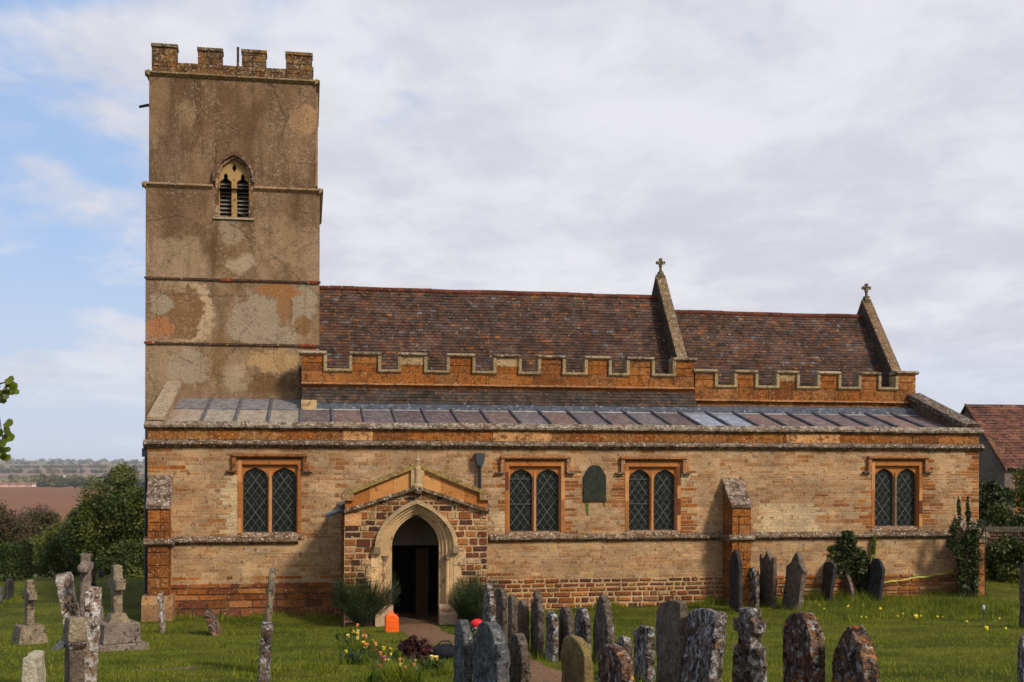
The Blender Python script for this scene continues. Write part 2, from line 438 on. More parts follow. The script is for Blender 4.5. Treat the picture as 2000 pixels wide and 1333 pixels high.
# hidden body: east + west walls, back wall, floor of the aisle (solid masses)
body = MB()
body.box(uL+.02, uL+.5, .05, 9.2, -.6, zU1, TAN[4]); body.box(uR-.5, uR-.02, .05, 3.4, -.6, zU1, TAN[4])
body.box(cu(1788, 3.3)-.5, cu(1788, 3.3)-.02, 3.45, 8.1, -.6, cz(1770, 745, 3.3), TAN[3])
body.box(uL+.5, cu(1788, 3.3)-.5, 8.6, 9.0, -.6, 6.0, TAN[2])
body.build('outer_wall', M_wall, church)

def moulding(u0, u1, prof, name, mat, col, parent=church, ends=True, wob=.006, seg=.45):
    """horizontal moulding along u; prof = list of (v,z)"""
    mb = MB(); n = max(1, int((u1-u0)/seg)); us = [u0+(u1-u0)*k/n for k in range(n+1)]
    for a, e in zip(us, us[1:]):
        dz = random.uniform(-wob, wob); dv = random.uniform(-wob, wob)
        mb.prism([(v+dv, z+dz) for v, z in prof], 'x', a+.002, e-.002, jit(col, .15))
    return mb.build(name, mat, parent)
moulding(uL-.08, cu(583, 0), [(.02, zS0-.02), (-.03, zS0), (-.13, zS0+.07), (-.13, zS0+.11), (.02, zS1+.05)], 'sill_string', M_cope, C(128, 108, 88))
moulding(cu(955, 0), uR+.06, [(.02, zS0-.02), (-.03, zS0), (-.13, zS0+.07), (-.13, zS0+.11), (.02, zS1+.05)], 'sill_string', M_cope, C(128, 108, 88))
moulding(uL-.1, uR+.1, [(.02, zU0-.04), (-.04, zU0-.01), (-.15, zU0+.07), (-.15, zU0+.11), (-.02, zU1+.03), (.02, zU1+.03)], 'cornice', M_cope, C(132, 114, 98))
moulding(uL-.08, uR+.08, [(.45, zC0-.0), (-.03, zC0-.0), (-.13, zC0+.05), (-.13, zC0+.1), (.02, zC1), (.45, zC1-.02)], 'parapet_coping', M_cope, C(150, 134, 116), seg=.9)
band = MB(); u = uL
while u < uR-.01:
    l = random.uniform(.5, 1.15); l = min(l, uR-u) if uR-u-l > .3 else uR-u
    px = 0
    c_ = pick(ORG+ORG+[C(176, 122, 72)])
    band.stone(u+.006, u+l-.006, zU1+.035, zC0-.004, -.012-random.uniform(0, .012), .3, c_, .006); u += l
for a, e in ((670, 728), (962, 1078), (1535, 1640)):
    band.stone(cu(a, 0), cu(e, 0), zU1+.032, zC0-.002, -.03, .25, C(214, 156, 102), .004)
band.box(uL, uR, .002, .4, zU1, zC0-.01, C(200, 165, 120))
band.build('parapet_band', M_orange, church)

# aisle windows -------------------------------------------------
def arch_z(x, w_, rise, kind='tudor'):
    t_ = min(1, abs(x)/w_)
    if kind == 'tudor': return rise*(.62*(1-t_**2.6)**.5+.38*(1-t_))
    R_ = 2*w_; return rise/(math.sqrt(3)*w_)*math.sqrt(max(0, R_*R_-(w_+abs(x))**2))
def arched_head(mb, a, b_, zs, rise, ztop, vf, vb, col, kind='tudor', n=14):
    w_ = (b_-a)/2; c_ = (a+b_)/2; us = [a+(b_-a)*k/n for k in range(n+1)]
    zs_ = [zs+arch_z(u-c_, w_, rise, kind) for u in us]
    for k in range(n):
        mb.quad([(us[k], vf, zs_[k]), (us[k+1], vf, zs_[k+1]), (us[k+1], vf, ztop), (us[k], vf, ztop)], col)
        mb.quad([(us[k], vf, zs_[k]), (us[k], vb, zs_[k]), (us[k+1], vb, zs_[k+1]), (us[k+1], vf, zs_[k+1])], col)
def pane_mesh(a, b_, z0, zs, rise, v, kind='tudor', n=14):
    mb = MB(); w_ = (b_-a)/2; c_ = (a+b_)/2
    pts = [(a, z0), (b_, z0)]+[(b_-(b_-a)*k/n, zs+arch_z(b_-(b_-a)*k/n-c_, w_, rise, kind)) for k in range(n+1)]
    mb.prism(pts, 'y', v, v+.01); return mb
def lattice_mesh(a, b_, z0, zs, rise, v):
    mb = MB(); w_ = b_-a; c_ = (a+b_)/2; per = w_*1.36
    def inside(u, z): return a < u < b_ and z0 < z < zs+arch_z(u-c_, w_/2, rise)
    def bar(p, q, r):
        d = Vector((q[0]-p[0], 0, q[1]-p[1])).normalized(); n_ = Vector((-d.z, 0, d.x))*r
        P = Vector((p[0], v, p[1])); Q = Vector((q[0], v, q[1])); f = Vector((0, -.006, 0))
        mb.quad([P-n_+f, Q-n_+f, Q+n_+f, P+n_+f], (1, 1, 1, 1)); mb.quad([P-n_, Q-n_, Q-n_+f, P-n_+f], (1, 1, 1, 1)); mb.quad([P+n_+f, Q+n_+f, Q+n_, P+n_], (1, 1, 1, 1))
    sl_ = per/w_
    for sgn in (1, -1):
        for k in range(-6, 18):
            off = k*per/3
            main = (k % 3 == 0); r = .0085 if main else .004
            # line z = z0 + off + sgn*sl*(u-a)
            st = None; n = 40
            for i in range(n+1):
                u = a+w_*i/n; z = z0+.1+off+sgn*sl_*(u-a)*1.0
                ins = inside(u, z)
                if ins and st is None: st = (u, z)
                if (not ins or i == n) and st is not None:
                    if abs(last[0]-st[0]) > .01: bar(st, last, r)
                    st = None
                last = (u, z)
    return mb
m, t, b = newmat('leaded_glass', .22, .5); v = objvec(t); n = t.noise(v, 6, 3)
t.con(b, 'Base Color', t.mix(n, C(14, 17, 18), C(26, 31, 32))); bump(t, b, t.noise(v, 9, 3), .5, .03); M_glass = m
M_came = plain('lead_came', C(92, 92, 80), .6, .3)
M_bar = plain('saddle_bar', C(70, 70, 68), .6, .3)
for i, (ua, ub, zt, zb) in enumerate(wins):
    mid = (ua+ub)/2; mw = .055; rise = .26; zs = zt-rise; O = C(170, 108, 58); O2 = C(200, 140, 88)
    fr = MB(); vf, vb = .09, .24; zT = zt+.2
    jc = [O, O2, O2, C(176, 110, 60)][i]
    # outer jambs and lintel flush with the wall, chamfered inwards
    for (a, e, s_) in ((ua-FR, ua-.035, 1), (ub+.035, ub+FR, -1)):
        z = zb-.02
        while z < zT-.01:
            h = min(random.uniform(.3, .5), zT-z); h = zT-z if zT-z-h < .15 else h
            fr.box(a, e, -.012, vb, z+.002, z+h-.002, pick([O, O2, jc] if random.random() < .8 else RED)); z += h
    fr.prism([(ua-.035, 0), (ua-.035, vb), (ua, vb), (ua, vf)], 'z', zb, zT-.01, jc); fr.prism([(ub+.035, 0), (ub+.035, vb), (ub, vb), (ub, vf)], 'z', zb, zT-.01, jc)
    fr.box(ua-.035, ub+.035, -.012, vb, zt+.06, zT, jit(O))
    for a, e in ((ua, mid-mw), (mid+mw, ub)): arched_head(fr, a, e, zs, rise-.02, zt+.06, vf, vb, jit(O, .06))
    fr.box(mid-mw, mid+mw, vf, vb, zs-.001, zt+.06, O)
    wo = fr.build('window', M_dress, church)
    mu = MB(); mu.prism([(mid-mw, vb), (mid-mw, vf+.04), (mid-.02, vf-.03), (mid+.02, vf-.03), (mid+mw, vf+.04), (mid+mw, vb)], 'z', zb, zs+rise*.5, [O2, O2, C(200, 138, 84), C(150, 118, 90)][i]); mu.build('mullion', M_dress, wo)
    for a, e in ((ua, mid-mw), (mid+mw, ub)):
        pn = pane_mesh(a, e, zb, zs, rise-.02, vb-.04).build('pane', M_glass, wo)
        lattice_mesh(a+.005, e-.005, zb, zs, rise-.03, vb-.042).build('lead_lattice', M_came, wo)
    if i in (1, 2):
        sb = MB(); 
        for f_ in (.42, .82):
            sb = MB(); sb.box(ua+.01, mid-mw-.01, vb-.075, vb-.052, zb+(zt-zb)*f_, zb+(zt-zb)*f_+.03); sb.build('saddle_bar', M_bar, wo)
    hd = MB(); h0, h1 = ua-FR-.14, ub+FR+.14; zH = zT+.02
    pr = [(.02, zH), (-.05, zH), (-.13, zH+.05), (-.13, zH+.08), (.02, zH+.13)]
    hd.prism(pr, 'x', h0, h1, C(160, 104, 60))
    for e0, e1 in ((h0, h0+.1), (h1-.1, h1)): hd.box(e0, e1, -.1, .02, zH-.32, zH+.02, C(168, 108, 62))
    hd.box(h0-.14, h0+.1, -.11, .02, zH-.36, zH-.32, C(110, 88, 70)); hd.box(h1-.1, h1+.14, -.11, .02, zH-.36, zH-.32, C(110, 88, 70))
    hd.build('hood_mould', M_copetrim if i else M_orange, wo)
    sl2 = MB(); sl2.prism([(vb, zb+.01), (vf-.06, zb-.01), (-.06, zb-.1), (-.06, zS1-.02), (vb, zS1-.02)], 'x', ua-FR, ub+FR, C(150, 120, 95)); sl2.build('sill', M_cope, wo)

# buttresses ----------------------------------------------------
def buttress(pxa, pxb, proj, y_front_top, y_wall_top, plinth=True, cols=ORG, capcol=C(140, 120, 104), string=True):
    a, e = cu(pxa, -proj), cu(pxb, -proj); zf = cz(pxa, y_front_top, -proj); zw = cz(pxa, y_wall_top, 0)
    mb = MB()
    z = -.3
    while z < zf-.01:
        h = random.uniform(.22, .38); h = zf-z if zf-z-h < .12 else h
        xm = a+(e-a)*random.choice([1, .35, .6]); c1_ = pick(cols)
        mb.stone(a+.003, xm-.002, z+.003, z+h-.003, -proj-random.uniform(0, .01), -.1, c1_, .01)
        if xm < e-.01: mb.stone(xm+.002, e-.003, z+.003, z+h-.003, -proj-random.uniform(0, .01), -.1, pick(cols), .01)
        # sides as courses
        zz0, zz1 = z+.005, z+h-.005
        for uu in (a, e): mb.quad([(uu, -proj+.01, zz0), (uu, -.05, zz0), (uu, -.05, zz1), (uu, -proj+.01, zz1)], pick(cols))
        z += h
    mb.prism([(-proj+.02, -.3), (.0, -.3), (.0, zw-.1), (-proj+.02, zf)], 'x', a+.012, e-.012, C(150, 98, 54))
    o = mb.build('buttress', M_orange, church)
    cp = MB(); n = 3
    for k in range(n):
        y0, y1 = -proj*(1-k/n), -proj*(1-(k+1)/n); q0, q1 = zf+(zw-zf)*k/n, zf+(zw-zf)*(k+1)/n
        cp.prism([(y0-.05, q0-.03), (y1+.03, q1-.08), (y1+.0, q1+.03), (y0-.06, q0+.06)], 'x', a-.03, e+.03, jit(capcol, .2))
    cp.build('weathering', M_cope, o)
    if string:
        st = MB(); st.prism([(-proj+.01, zS0), (-proj-.1, zS0+.06), (-proj-.1, zS0+.1), (-proj+.01, zS1+.03)], 'x', a-.09, e+.09, C(130, 112, 92)); 
        for s0, s1 in ((a-.09, a+.01), (e-.01, e+.09)): st.box(s0, s1, -proj, -.02, zS0+.01, zS1-.0, C(130, 112, 92))
        st.build('string_course', M_cope, o)
    if plinth:
        p_ = MB(); p_.prism([(-proj-.14, -.3), (0, -.3), (0, .62), (-proj-.02, .62), (-proj-.14, .42)], 'x', a-.12, e+.1, C(170, 128, 88)); p_.build('plinth', M_wall, o)
    return o
buttress(288, 331, .5, 992, 930)
buttress(1430, 1467, .75, 990, 935, plinth=False)
buttress(1893, 1925, .7, 1058, 1010, plinth=False, cols=RED+ORG)

# memorial tablet
tb = MB(); a, e = cu(1140, -.04), cu(1184, -.04); z0, zt = cz(1160, 980, -.04), cz(1160, 908, -.04); w_ = e-a; c0 = (a+e)/2
poly = [(a, z0), (e, z0), (e, z0+.68*(zt-z0)), (e-.1, zt-.14)]+[(c0+.2*math.cos(x), zt-.14+.13*math.sin(x)) for x in [math.pi*k/8 for k in range(0, 9)]]+[(a+.1, zt-.14), (a, z0+.68*(zt-z0))]
tb.prism(poly, 'y', -.05, .01); algae = []
for (q0, y0, y1, ww) in ((1147, 980, 1008, .05), (1180, 980, 990, .04)):
    tbg = MB(); algae.append(tbg); tbg.prism([(cu(q0, 0)-ww, cz(q0, y0, 0)), (cu(q0, 0)+ww, cz(q0, y0, 0)), (cu(q0, 0)+ww*.5, cz(q0, y1, 0)), (cu(q0, 0)-ww*.4, cz(q0, y1, 0)+.05)], 'y', -.016, .01)
tbo = tb.build('memorial_tablet', grave_mat('tablet_slate', C(46, 48, 44), C(58, 60, 52), .0, .0, green=.5), church, bevel=.012)

M_alg = plain('green_algae', C(92, 96, 44), .95, .1, var=.3, sc=20)
for tbg in algae: tbg.build('algae_stain', M_alg, tbo)
# hopper and downpipe, hooked over the porch
dp = MB(); uu = cu(937, -.12)
dp.tube([(uu, -.12, cz(937, 905, -.12)), (uu, -.12, cz(937, 960, -.12))], .045, n=10)
dpo = dp.build('downpipe', M_iron, church)
hp = MB(); zh = cz(937, 905, -.12); hp.prism([(uu-.07, zh-.06), (uu+.07, zh-.06), (uu+.12, zh+.1), (uu+.12, zh+.27), (uu-.12, zh+.27), (uu-.12, zh+.1)], 'y', -.24, -.02); hp.build('hopper', plain('grey_lead', C(60, 62, 68), .5), dpo)

# lead roof of the aisle -----------------------------------------
VT = 4.2; VN = 3.3
zr0 = zC1-.12; zr1 = cz(700, 794, VN)
sl_ = (zr1-zr0)/(VN-.3)
def zroof(v): return zr0+sl_*(v-.3)
lead = MB(); useam = [cu(390, .4)]; du = cu(785, .4)-cu(722, .4)
while useam[-1]+du < uR-.4: useam.append(useam[-1]+du)
edges = [uL+.3]+useam+[uR-.3]
uN0 = cu(588, VN)
for k, (a, e) in enumerate(zip(edges, edges[1:])):
    pxm = 388+62*(k-.5)
    if a < uN0-.3: c_ = C(148, 134, 116)
    elif 1370 < pxm < 1530: c_ = C(132, 136, 144)
    else: c_ = random.choice([C(106, 88, 84), C(112, 90, 82), C(104, 92, 92), C(96, 80, 78)])
    vtop = VT+.3 if a < uN0-.3 else VN+.15
    c_ = jit(c_, .12)
    lead.quad([(a, .3, zr0), (e, .3, zr0), (e, vtop, zroof(vtop)), (a, vtop, zroof(vtop))], c_)
    # upper course lapped, lighter with splashed oxide
    lead.quad([(a, VN-.7, zroof(VN-.7)+.012), (e, VN-.7, zroof(VN-.7)+.012), (e, vtop, zroof(vtop)+.012), (a, vtop, zroof(vtop)+.012)], jit(C(150, 144, 140), .2) if a > uN0-.3 else C(118, 114, 112))
lead.box(uL+.3, uR-.3, .25, VN+.1, zr0-.3, zr0-.05, C(60, 60, 60))
lo = lead.build('lead_roof', M_lead, church, recalc=False)
for us_ in useam:
    vt = VT if us_ < uN0-.3 else VN
    rm = MB(); rm.tube([(us_, .3, zr0+.03), (us_, vt, zroof(vt)+.03)], .045, n=8, c=C(88, 84, 86)); rm.build('roll', M_lead, lo)

# nave / chancel upper walls hung with tiles ----------------------
TILE = [C(88, 66, 56), C(82, 62, 54), C(94, 67, 52), C(80, 66, 60), C(86, 68, 58), C(90, 62, 50), C(76, 60, 54), C(98, 70, 54), C(86, 72, 64), C(88, 65, 54)]
def sagf(u): return .008*math.sin(u*1.1)+.006*math.sin(u*2.7+1)
def tiles(mb, u0, u1, v0, z0, v1, z1, tw=.17, th=.115, pal=TILE, var=None):
    L = math.hypot(v1-v0, z1-z0); n = int(L/th); dv, dz = (v1-v0)/L, (z1-z0)/L; nv, nz = -dz, dv
    for r_ in range(n+1):
        s0 = r_*th; s1 = min(L, s0+th*1.12); u = u0-(tw/2 if r_ % 2 else 0)
        while u < u1:
            a, e = max(u0, u+.004), min(u1, u+tw-.004); u += tw
            if e-a < .02: continue
            lift = .016+random.uniform(0, .01); k = random.uniform(-.004, .004)
            c_ = jit(random.choice(pal), .22) if var is None else var((a+e)/2, r_/n)
            p = lambda uu, s_, h: (uu, v0+dv*s_+nv*h, z0+dz*s_+nz*h+sagf(uu)*s_/L)
            mb.quad([p(a, s0, lift), p(e, s0, lift+k), p(e, s1, .002), p(a, s1, .002)], c_)
            mb.quad([p(a, s0, 0), p(e, s0, 0), p(e, s0, lift+k), p(a, s0, lift)], c_)
    mb.quad([(u0, v0, z0), (u1, v0, z0), (u1, v1, z1), (u0, v1, z1)], C(50, 40, 38))

uNe = cu(1355, VN); uCe = cu(1788, VN)
zPb = cz(600, 757, VN)            # bottom of nave parapet
zCb = cz(1400, 793, VN)
nw = MB(); nw.box(uN0, uNe, VN+.05, VN+.6, 3.8, zPb+.2, C(110, 84, 66))
nw.build('nave_wall', M_wall, church)
hs = MB(); tiles(hs, uN0+.02, uNe, VN-.32, zroof(VN-.32)+.14, VN+.0, zPb, pal=[C(82, 72, 66), C(90, 74, 64), C(74, 66, 62), C(96, 74, 62)])
hs.build('tile_skirt', M_tile, church, recalc=False)
fl = MB(); fl.prism([(VN-.5, zroof(VN-.5)+.02), (VN-.3, zroof(VN-.3)+.16), (VN-.1, zroof(VN-.3)+.2), (VN-.1, zroof(VN-.5)+.0)], 'x', uN0+.05, uCe+.2, C(72, 76, 84)); fl.build('flashing', M_lead, church)
ss = MB(); ss.box(cu(588, VN-.6), cu(618, VN-.6), VN-.62, VN+.1, zroof(VN-.6)-.05, zroof(VN-.6)+.28, C(196, 166, 120)); ss.build('corner_stone', M_pale, church)
cw = MB(); cw.box(uNe, uCe-.02, VN+.05, VN+.6, 3.8, zCb+.1, C(120, 90, 66)); cw.build('chancel_wall', M_wall, church)

def parapet(name, merl, pxs, ytop, ycren, ystr, ybot, v, th, refpx, pale=(), lastup=0):
    """battlemented parapet: merl = list of (pxa,pxb)"""
    zt = cz(refpx, ytop, v); zc_ = cz(refpx, ycren, v); zs_ = cz(refpx, ystr, v); zb_ = cz(refpx, ybot, v)
    u0, u1 = cu(pxs[0], v), cu(pxs[1], v); mb = MB()
    mu = [(cu(a, v), cu(e, v)) for a, e in merl]
    u = u0
    while u < u1-.01:
        l = random.uniform(.45, .95); l = u1-u if u1-u-l < .3 else l
        mb.stone(u+.003, u+l-.003, zs_+.03, zc_, v-random.uniform(0, .008), v+th, pick(ORG), .006)
        mb.box(u+.003, u+l-.003, v+.01, v+th, zb_, zs_, pick(ORG)); u += l
    mb.box(u0+.005, u1-.005, v+.015, v+th-.01, zb_+.01, zc_-.01, MORT)
    for k, (a, e) in enumerate(mu):
        up = lastup if k == len(mu)-1 else 0
        zt_ = zt+up
        if k in pale: mb.stone(a, e, zc_+.2, zt_, v-.008, v+th, C(190, 160, 118), .006); mb.stone(a, e, zc_+.0, zc_+.2, v, v+th, pick(ORG), .005)
        else:
            zz = zc_+(zt_-zc_)*random.uniform(.4, .6); mb.stone(a, e, zz+.003, zt_, v-.004, v+th, pick(ORG), .006); mb.stone(a, e, zc_, zz-.003, v, v+th, pick(ORG), .006)
    o = mb.build(name, M_orange, church)
    for k, (a, e) in enumerate(mu):
        up = lastup if k == len(mu)-1 else 0
        cp = MB(); g = .05; z_ = zt+up; cc = jit(C(178, 156, 126), .18)  # pale stone tone, whitened to carry the light on the coping edges
        cp.prism([(v-.1, z_+.0), (v-.02, z_-.045), (v+th+.05, z_-.045), (v+th+.05, z_+.03), (v+th/2, z_+.085), (v-.1, z_+.05)], 'x', a-.07, e+.07, cc); cp.build('merlon_coping', M_cope if k % 3 else M_copetrim, o)
    # trim round each crenel
    for (a, e), (a2, e2) in zip(mu, mu[1:]):
        tr = MB(); TT = .085; cc = jit(C(160, 138, 98), .12)
        tr.prism([(v-.075, zc_-.0), (v-.02, zc_-.05), (v+th, zc_-.05), (v+th, zc_+TT), (v-.075, zc_+TT-.02)], 'x', e-.01, a2+.01, cc)
        tr.box(e-.005, e+TT, v-.07, v+th, zc_+TT-.02, zt-.05, cc); tr.box(a2-TT, a2+.005, v-.07, v+th, zc_+TT-.02, zt-.05, cc)
        tr.build('crenel_trim', M_copetrim, o)
    st = MB(); n = int((u1-u0)/.5)
    for k in range(n):
        a, e = u0+(u1-u0)*k/n, u0+(u1-u0)*(k+1)/n; d_ = random.uniform(-.006, .006)
        st.prism([(v+.01, zs_-.03), (v-.1, zs_+.01+d_), (v-.09, zs_+.04+d_), (v+.01, zs_+.07)], 'x', a+.001, e-.001, jit(C(168, 112, 62), .15))
    st.build('string_course', M_copetrim, o)
    return o, zt, zc_
par_o, zNt, zNc = parapet('nave_parapet', [(588, 632), (687, 738), (782, 828), (877, 922), (968, 1012), (1055, 1098), (1146, 1188), (1228, 1272), (1318, 1355)], (588, 1355), 690, 724, 751, 757.5, VN-.02, .38, 610, pale=(2, 4))
_, zCt, zCc = parapet('chancel_parapet', [(1357, 1395), (1438, 1474), (1520, 1555), (1600, 1636), (1680, 1714), (1752, 1788)], (1356, 1788), 726, 756, 784, 794, VN-.0, .36, 1380, pale=(2,), lastup=.05)

# main roofs
VR = VN+2.7
zNr = cz(640, 563, VR); zNe = cz(700, 752, VN+.55)
def roofvar(bright):
    def f(u, s_):
        k = math.sin(u*2.1+s_*4)*math.sin(u*.7-s_*9)
        pal = TILE if random.random() > .07+.07*k else [C(122, 80, 54), C(112, 76, 52), C(98, 92, 92)]
        c_ = jit(random.choice(pal), .16)
        return tuple(min(1, x*(bright+(.25*s_ if bright > 1 else 0))) for x in c_[:3])+(1,)
    return f
uT1 = cu(625, VT, 600)
roofN = MB(); uGN = cu(1288, VR, 560)
tiles(roofN, uT1-.6, uGN, VN+.4, zNe-.15, VR, zNr, var=roofvar(1.04)); roofN.quad([(uT1-.6, VR, zNr), (uGN, VR, zNr), (uGN, 2*VR-VN-.4, zNe-.15), (uT1-.6, 2*VR-VN-.4, zNe-.15)], TILE[0])
rn = roofN.build('nave_roof', M_tile, church, recalc=False)
def ridge(u0, u1, z, parent):
    mb = MB(); u = u0
    while u < u1:
        e = min(u+.4, u1); mb.tube([(u+.005, VRx, z-.03+sagf(u)), (e-.005, VRx, z-.03+sagf(u)+random.uniform(-.006, .006))], .1, n=8, c=jit(C(110, 64, 48), .2)); u = e
    return mb.build('ridge_tiles', M_tile, parent)
VRx = VR; ridge(uT1-.1, uGN, zNr, rn)
VRC = VN+2.5
zCr = cz(1330, 610, VRC); zCe = cz(1400, 775, VN+.5); uGC = cu(1692, VRC, 600)
roofC = MB(); tiles(roofC, uGN+.1, uGC, VN+.38, zCe-.1, VRC, zCr, var=roofvar(1.14)); roofC.quad([(uGN, VRC, zCr), (uGC, VRC, zCr), (uGC, 2*VRC-VN-.38, zCe-.1), (uGN, 2*VRC-VN-.38, zCe-.1)], TILE[0])
rc = roofC.build('chancel_roof', M_tile, church, recalc=False)
VRx = VRC; ridge(uGN+.1, uGC, zCr, rc)

def gable(pxpeak, ypeak, pxfoot, vr, zfoot, thick, fin_h, cpcol, crossw, col):
    up, zp = ch(pxpeak, ypeak, vr); uc = up
    mb = MB(); vf = VN+.36; vb = 2*vr-vf
    mb.prism([(vf, 3.9), (vf, zfoot), (vr, zp-.12), (vb, zfoot), (vb, 3.9)], 'x', uc-thick/2, uc+thick/2, col)
    g = mb.build('gable_wall', M_wall, church)
    cp = MB(); n = 7
    for s_ in (1, -1):
        for k in range(n):
            f0, f1 = k/n, (k+1)/n
            v0 = vf+(vr-vf)*f0 if s_ > 0 else vb+(vr-vb)*f0; v1 = vf+(vr-vf)*f1 if s_ > 0 else vb+(vr-vb)*f1
            q0, q1 = zfoot+(zp-.12-zfoot)*f0, zfoot+(zp-.12-zfoot)*f1
            cp.prism([(v0, q0+.0), (v1, q1+.0), (v1, q1+.12), (v0, q0+.12)], 'x', uc-thick/2-.03, uc+thick/2+.03, jit(cpcol, .12))
    cpo = cp.build('gable_coping', M_copetrim, g)
    fn = MB(); zf = zp-.02; fcol = C(92, 80, 52)
    fn.prism([(uc-.11, zf-.1), (uc+.11, zf-.1), (uc+.06, zf+.12), (uc-.06, zf+.12)], 'y', vr-.11, vr+.11, fcol)
    fn.tube([(uc, vr, zf+.05), (uc, vr, zf+fin_h*.5)], .05, .04, n=8, c=fcol)
    hh = fin_h*.68+zf; cw_ = crossw
    for an in range(4):
        th_ = an*math.pi/2; d = Vector((math.cos(th_), 0, math.sin(th_))); n_ = Vector((-d.z, 0, d.x)); P = Vector((uc, vr, hh))
        pts_ = [P+n_*.035, P+d*cw_*.55+n_*.03, P+d*cw_*.8+n_*.1*cw_/.26, P+d*cw_*1.05, P+d*cw_*.8-n_*.1*cw_/.26, P+d*cw_*.55-n_*.03, P-n_*.035]
        fn.prism([(p.x, p.z) for p in pts_], 'y', vr-.05, vr+.05, fcol)
    fn.prism([(uc-.11, hh), (uc, hh-.11), (uc+.11, hh), (uc, hh+.11)], 'y', vr-.06, vr+.06, fcol)
    fn.build('finial_cross', M_copetrim, g)
gable(1290, 537, 1330, VR, zNt-.05, .26, .6, C(120, 98, 70), .15, C(84, 72, 62))
gable(1692, 585, 1745, VRC, zCt-.02, .26, .58, C(116, 92, 66), .15, C(84, 72, 62))

# sloping end parapets of the aisle
ep = MB(); v1 = VN+.1; z1_ = cz(1785, 770, VN)
ep.prism([(-.0, zC0), (v1, zC0), (v1, z1_-.1), (-.0, zC1-.02)], 'x', uR-.38, uR-.02, C(110, 88, 70))
e_o = ep.build('end_parapet', M_wall, church)
ec = MB(); ec.prism([(.1, zC1-.02), (v1, z1_-.1), (v1, z1_+.04), (.0, zC1+.1)], 'x', uR-.45, uR+.05, C(100, 90, 80)); ec.build('coping', M_cope, e_o)
ep = MB(); z2_ = cz(333, 748, VT); ep.prism([(0, zC0), (VT, zC0), (VT, z2_-.1), (0, zC1-.02)], 'x', uL+.02, uL+.36, C(170, 140, 108)); e_o = ep.build('end_parapet', M_wall, church)
ec = MB(); ec.prism([(0, zC1+.02), (VT, z2_-.1), (VT, z2_+.04), (0, zC1+.1)], 'x', uL-.02, uL+.42, C(170, 148, 120)); ec.build('coping', M_copetrim, e_o)

# ------------------------------------------------------------------ tower
m, t, b = newmat('tower_render', .97, .08); v = objvec(t); spx = t.add('SeparateXYZ'); t.l.new(v, spx.inputs[0])
na = t.noise(t.scale(v, (1, 1, .55)), 1.1, 7, .62, .5); nbb = t.noise(v, 7, 6, .7); nf = t.noise(v, 30, 4, .7); nd = t.noise(v, 2.2, 5, .6)
c = t.mix(t.ramp(na, .36, .64), C(118, 93, 68), C(158, 129, 100))
hz_ = t.ramp(spx.outputs[2], 8.2, 11.8); c = t.mix(hz_, c, t.mix(1, c, (.84, .80, .78, 1), 'MULTIPLY'))
disn = t.math('MULTIPLY', t.math('SUBTRACT', nd, .5), 2.6); disf = t.math('MULTIPLY', t.math('SUBTRACT', nbb, .5), 2.0)
def blob(c, px, py, rx, ry, col, soft=.12, amt=1., wob=1.):
    u0, z0 = ch(px, py, VT); ru = rx/66; rz = ry/66
    dx = t.math('DIVIDE', t.math('SUBTRACT', spx.outputs[0], u0), ru); dz = t.math('DIVIDE', t.math('SUBTRACT', spx.outputs[2], z0), rz)
    d = t.math('SQRT', t.math('ADD', t.math('MULTIPLY', dx, dx), t.math('MULTIPLY', dz, dz)))
    d = t.math('ADD', d, t.math('MULTIPLY', t.math('ADD', disn, disf), wob))
    f = t.math('MULTIPLY', t.ramp(d, 1.04+soft, .96-soft), amt*.88)
    return t.mix(f, c, col)
P_ = C(160, 143, 120); B_ = C(118, 84, 52)
for args in [(430, 235, 60, 60, C(112, 84, 58), .5, .6), (360, 225, 16, 28, C(150, 122, 92), .3, .8), (520, 290, 22, 50, C(146, 118, 90), .4, .6),
             (335, 300, 30, 50, C(112, 92, 76), .5, .5), (592, 232, 27, 30, C(176, 138, 100), .06, 1, .25), (455, 470, 26, 70, C(128, 100, 66), .4, .8), (455, 448, 20, 26, C(168, 148, 124), .3, .8),
             (418, 480, 8, 60, C(98, 72, 46), .5, .7), (490, 470, 7, 60, C(104, 78, 50), .5, .7), (475, 515, 22, 16, C(186, 166, 140), .3, .8), (345, 505, 50, 38, C(172, 146, 116), .3, .7), (570, 480, 45, 50, C(170, 140, 108), .4, .6),
             (560, 250, 30, 90, C(120, 96, 70), .5, .4),
             (366, 612, 52, 58, C(196, 168, 134), .06, .9, .45), (354, 612, 45, 52, B_, .06, 1, .45), (312, 640, 22, 20, C(172, 114, 76), .1, 1), (318, 592, 17, 22, P_, .1, 1), (500, 618, 46, 42, P_, .05, 1, .7), (520, 655, 72, 18, P_, .05, 1, .5),
             (592, 600, 22, 44, P_, .06, 1, .6), (545, 568, 42, 13, C(156, 106, 62), .1, 1, .6), (556, 600, 14, 26, C(150, 108, 70), .1, 1, .5), (591, 638, 15, 21, C(134, 100, 62), .05, 1, .3),
             (372, 718, 38, 34, P_, .06, 1, .7), (428, 712, 18, 50, C(128, 98, 64), .1, .9), (530, 705, 46, 22, C(182, 148, 102), .15, 1), (520, 750, 60, 16, C(112, 84, 54), .2, .9), (455, 735, 24, 26, C(176, 156, 128), .3, .7),
             (300, 740, 14, 60, C(150, 128, 98), .3, .9)]:
    c = blob(c, *args)
c = t.mix(t.ramp(nf, .32, .68), t.mix(1, c, (.66, .64, .62, 1), 'MULTIPLY'), t.mix(1, c, (1.2, 1.18, 1.15, 1), 'MULTIPLY'))
reg = t.ramp(t.noise(t.scale(v, (1, 1, .7)), 1.3, 4, .6), .40, .62)
c = t.mix(t.math('MULTIPLY', t.math('MULTIPLY', t.ramp(t.noise(v, 14, 6, .75), .52, .60), reg), .5), c, C(176, 156, 134))
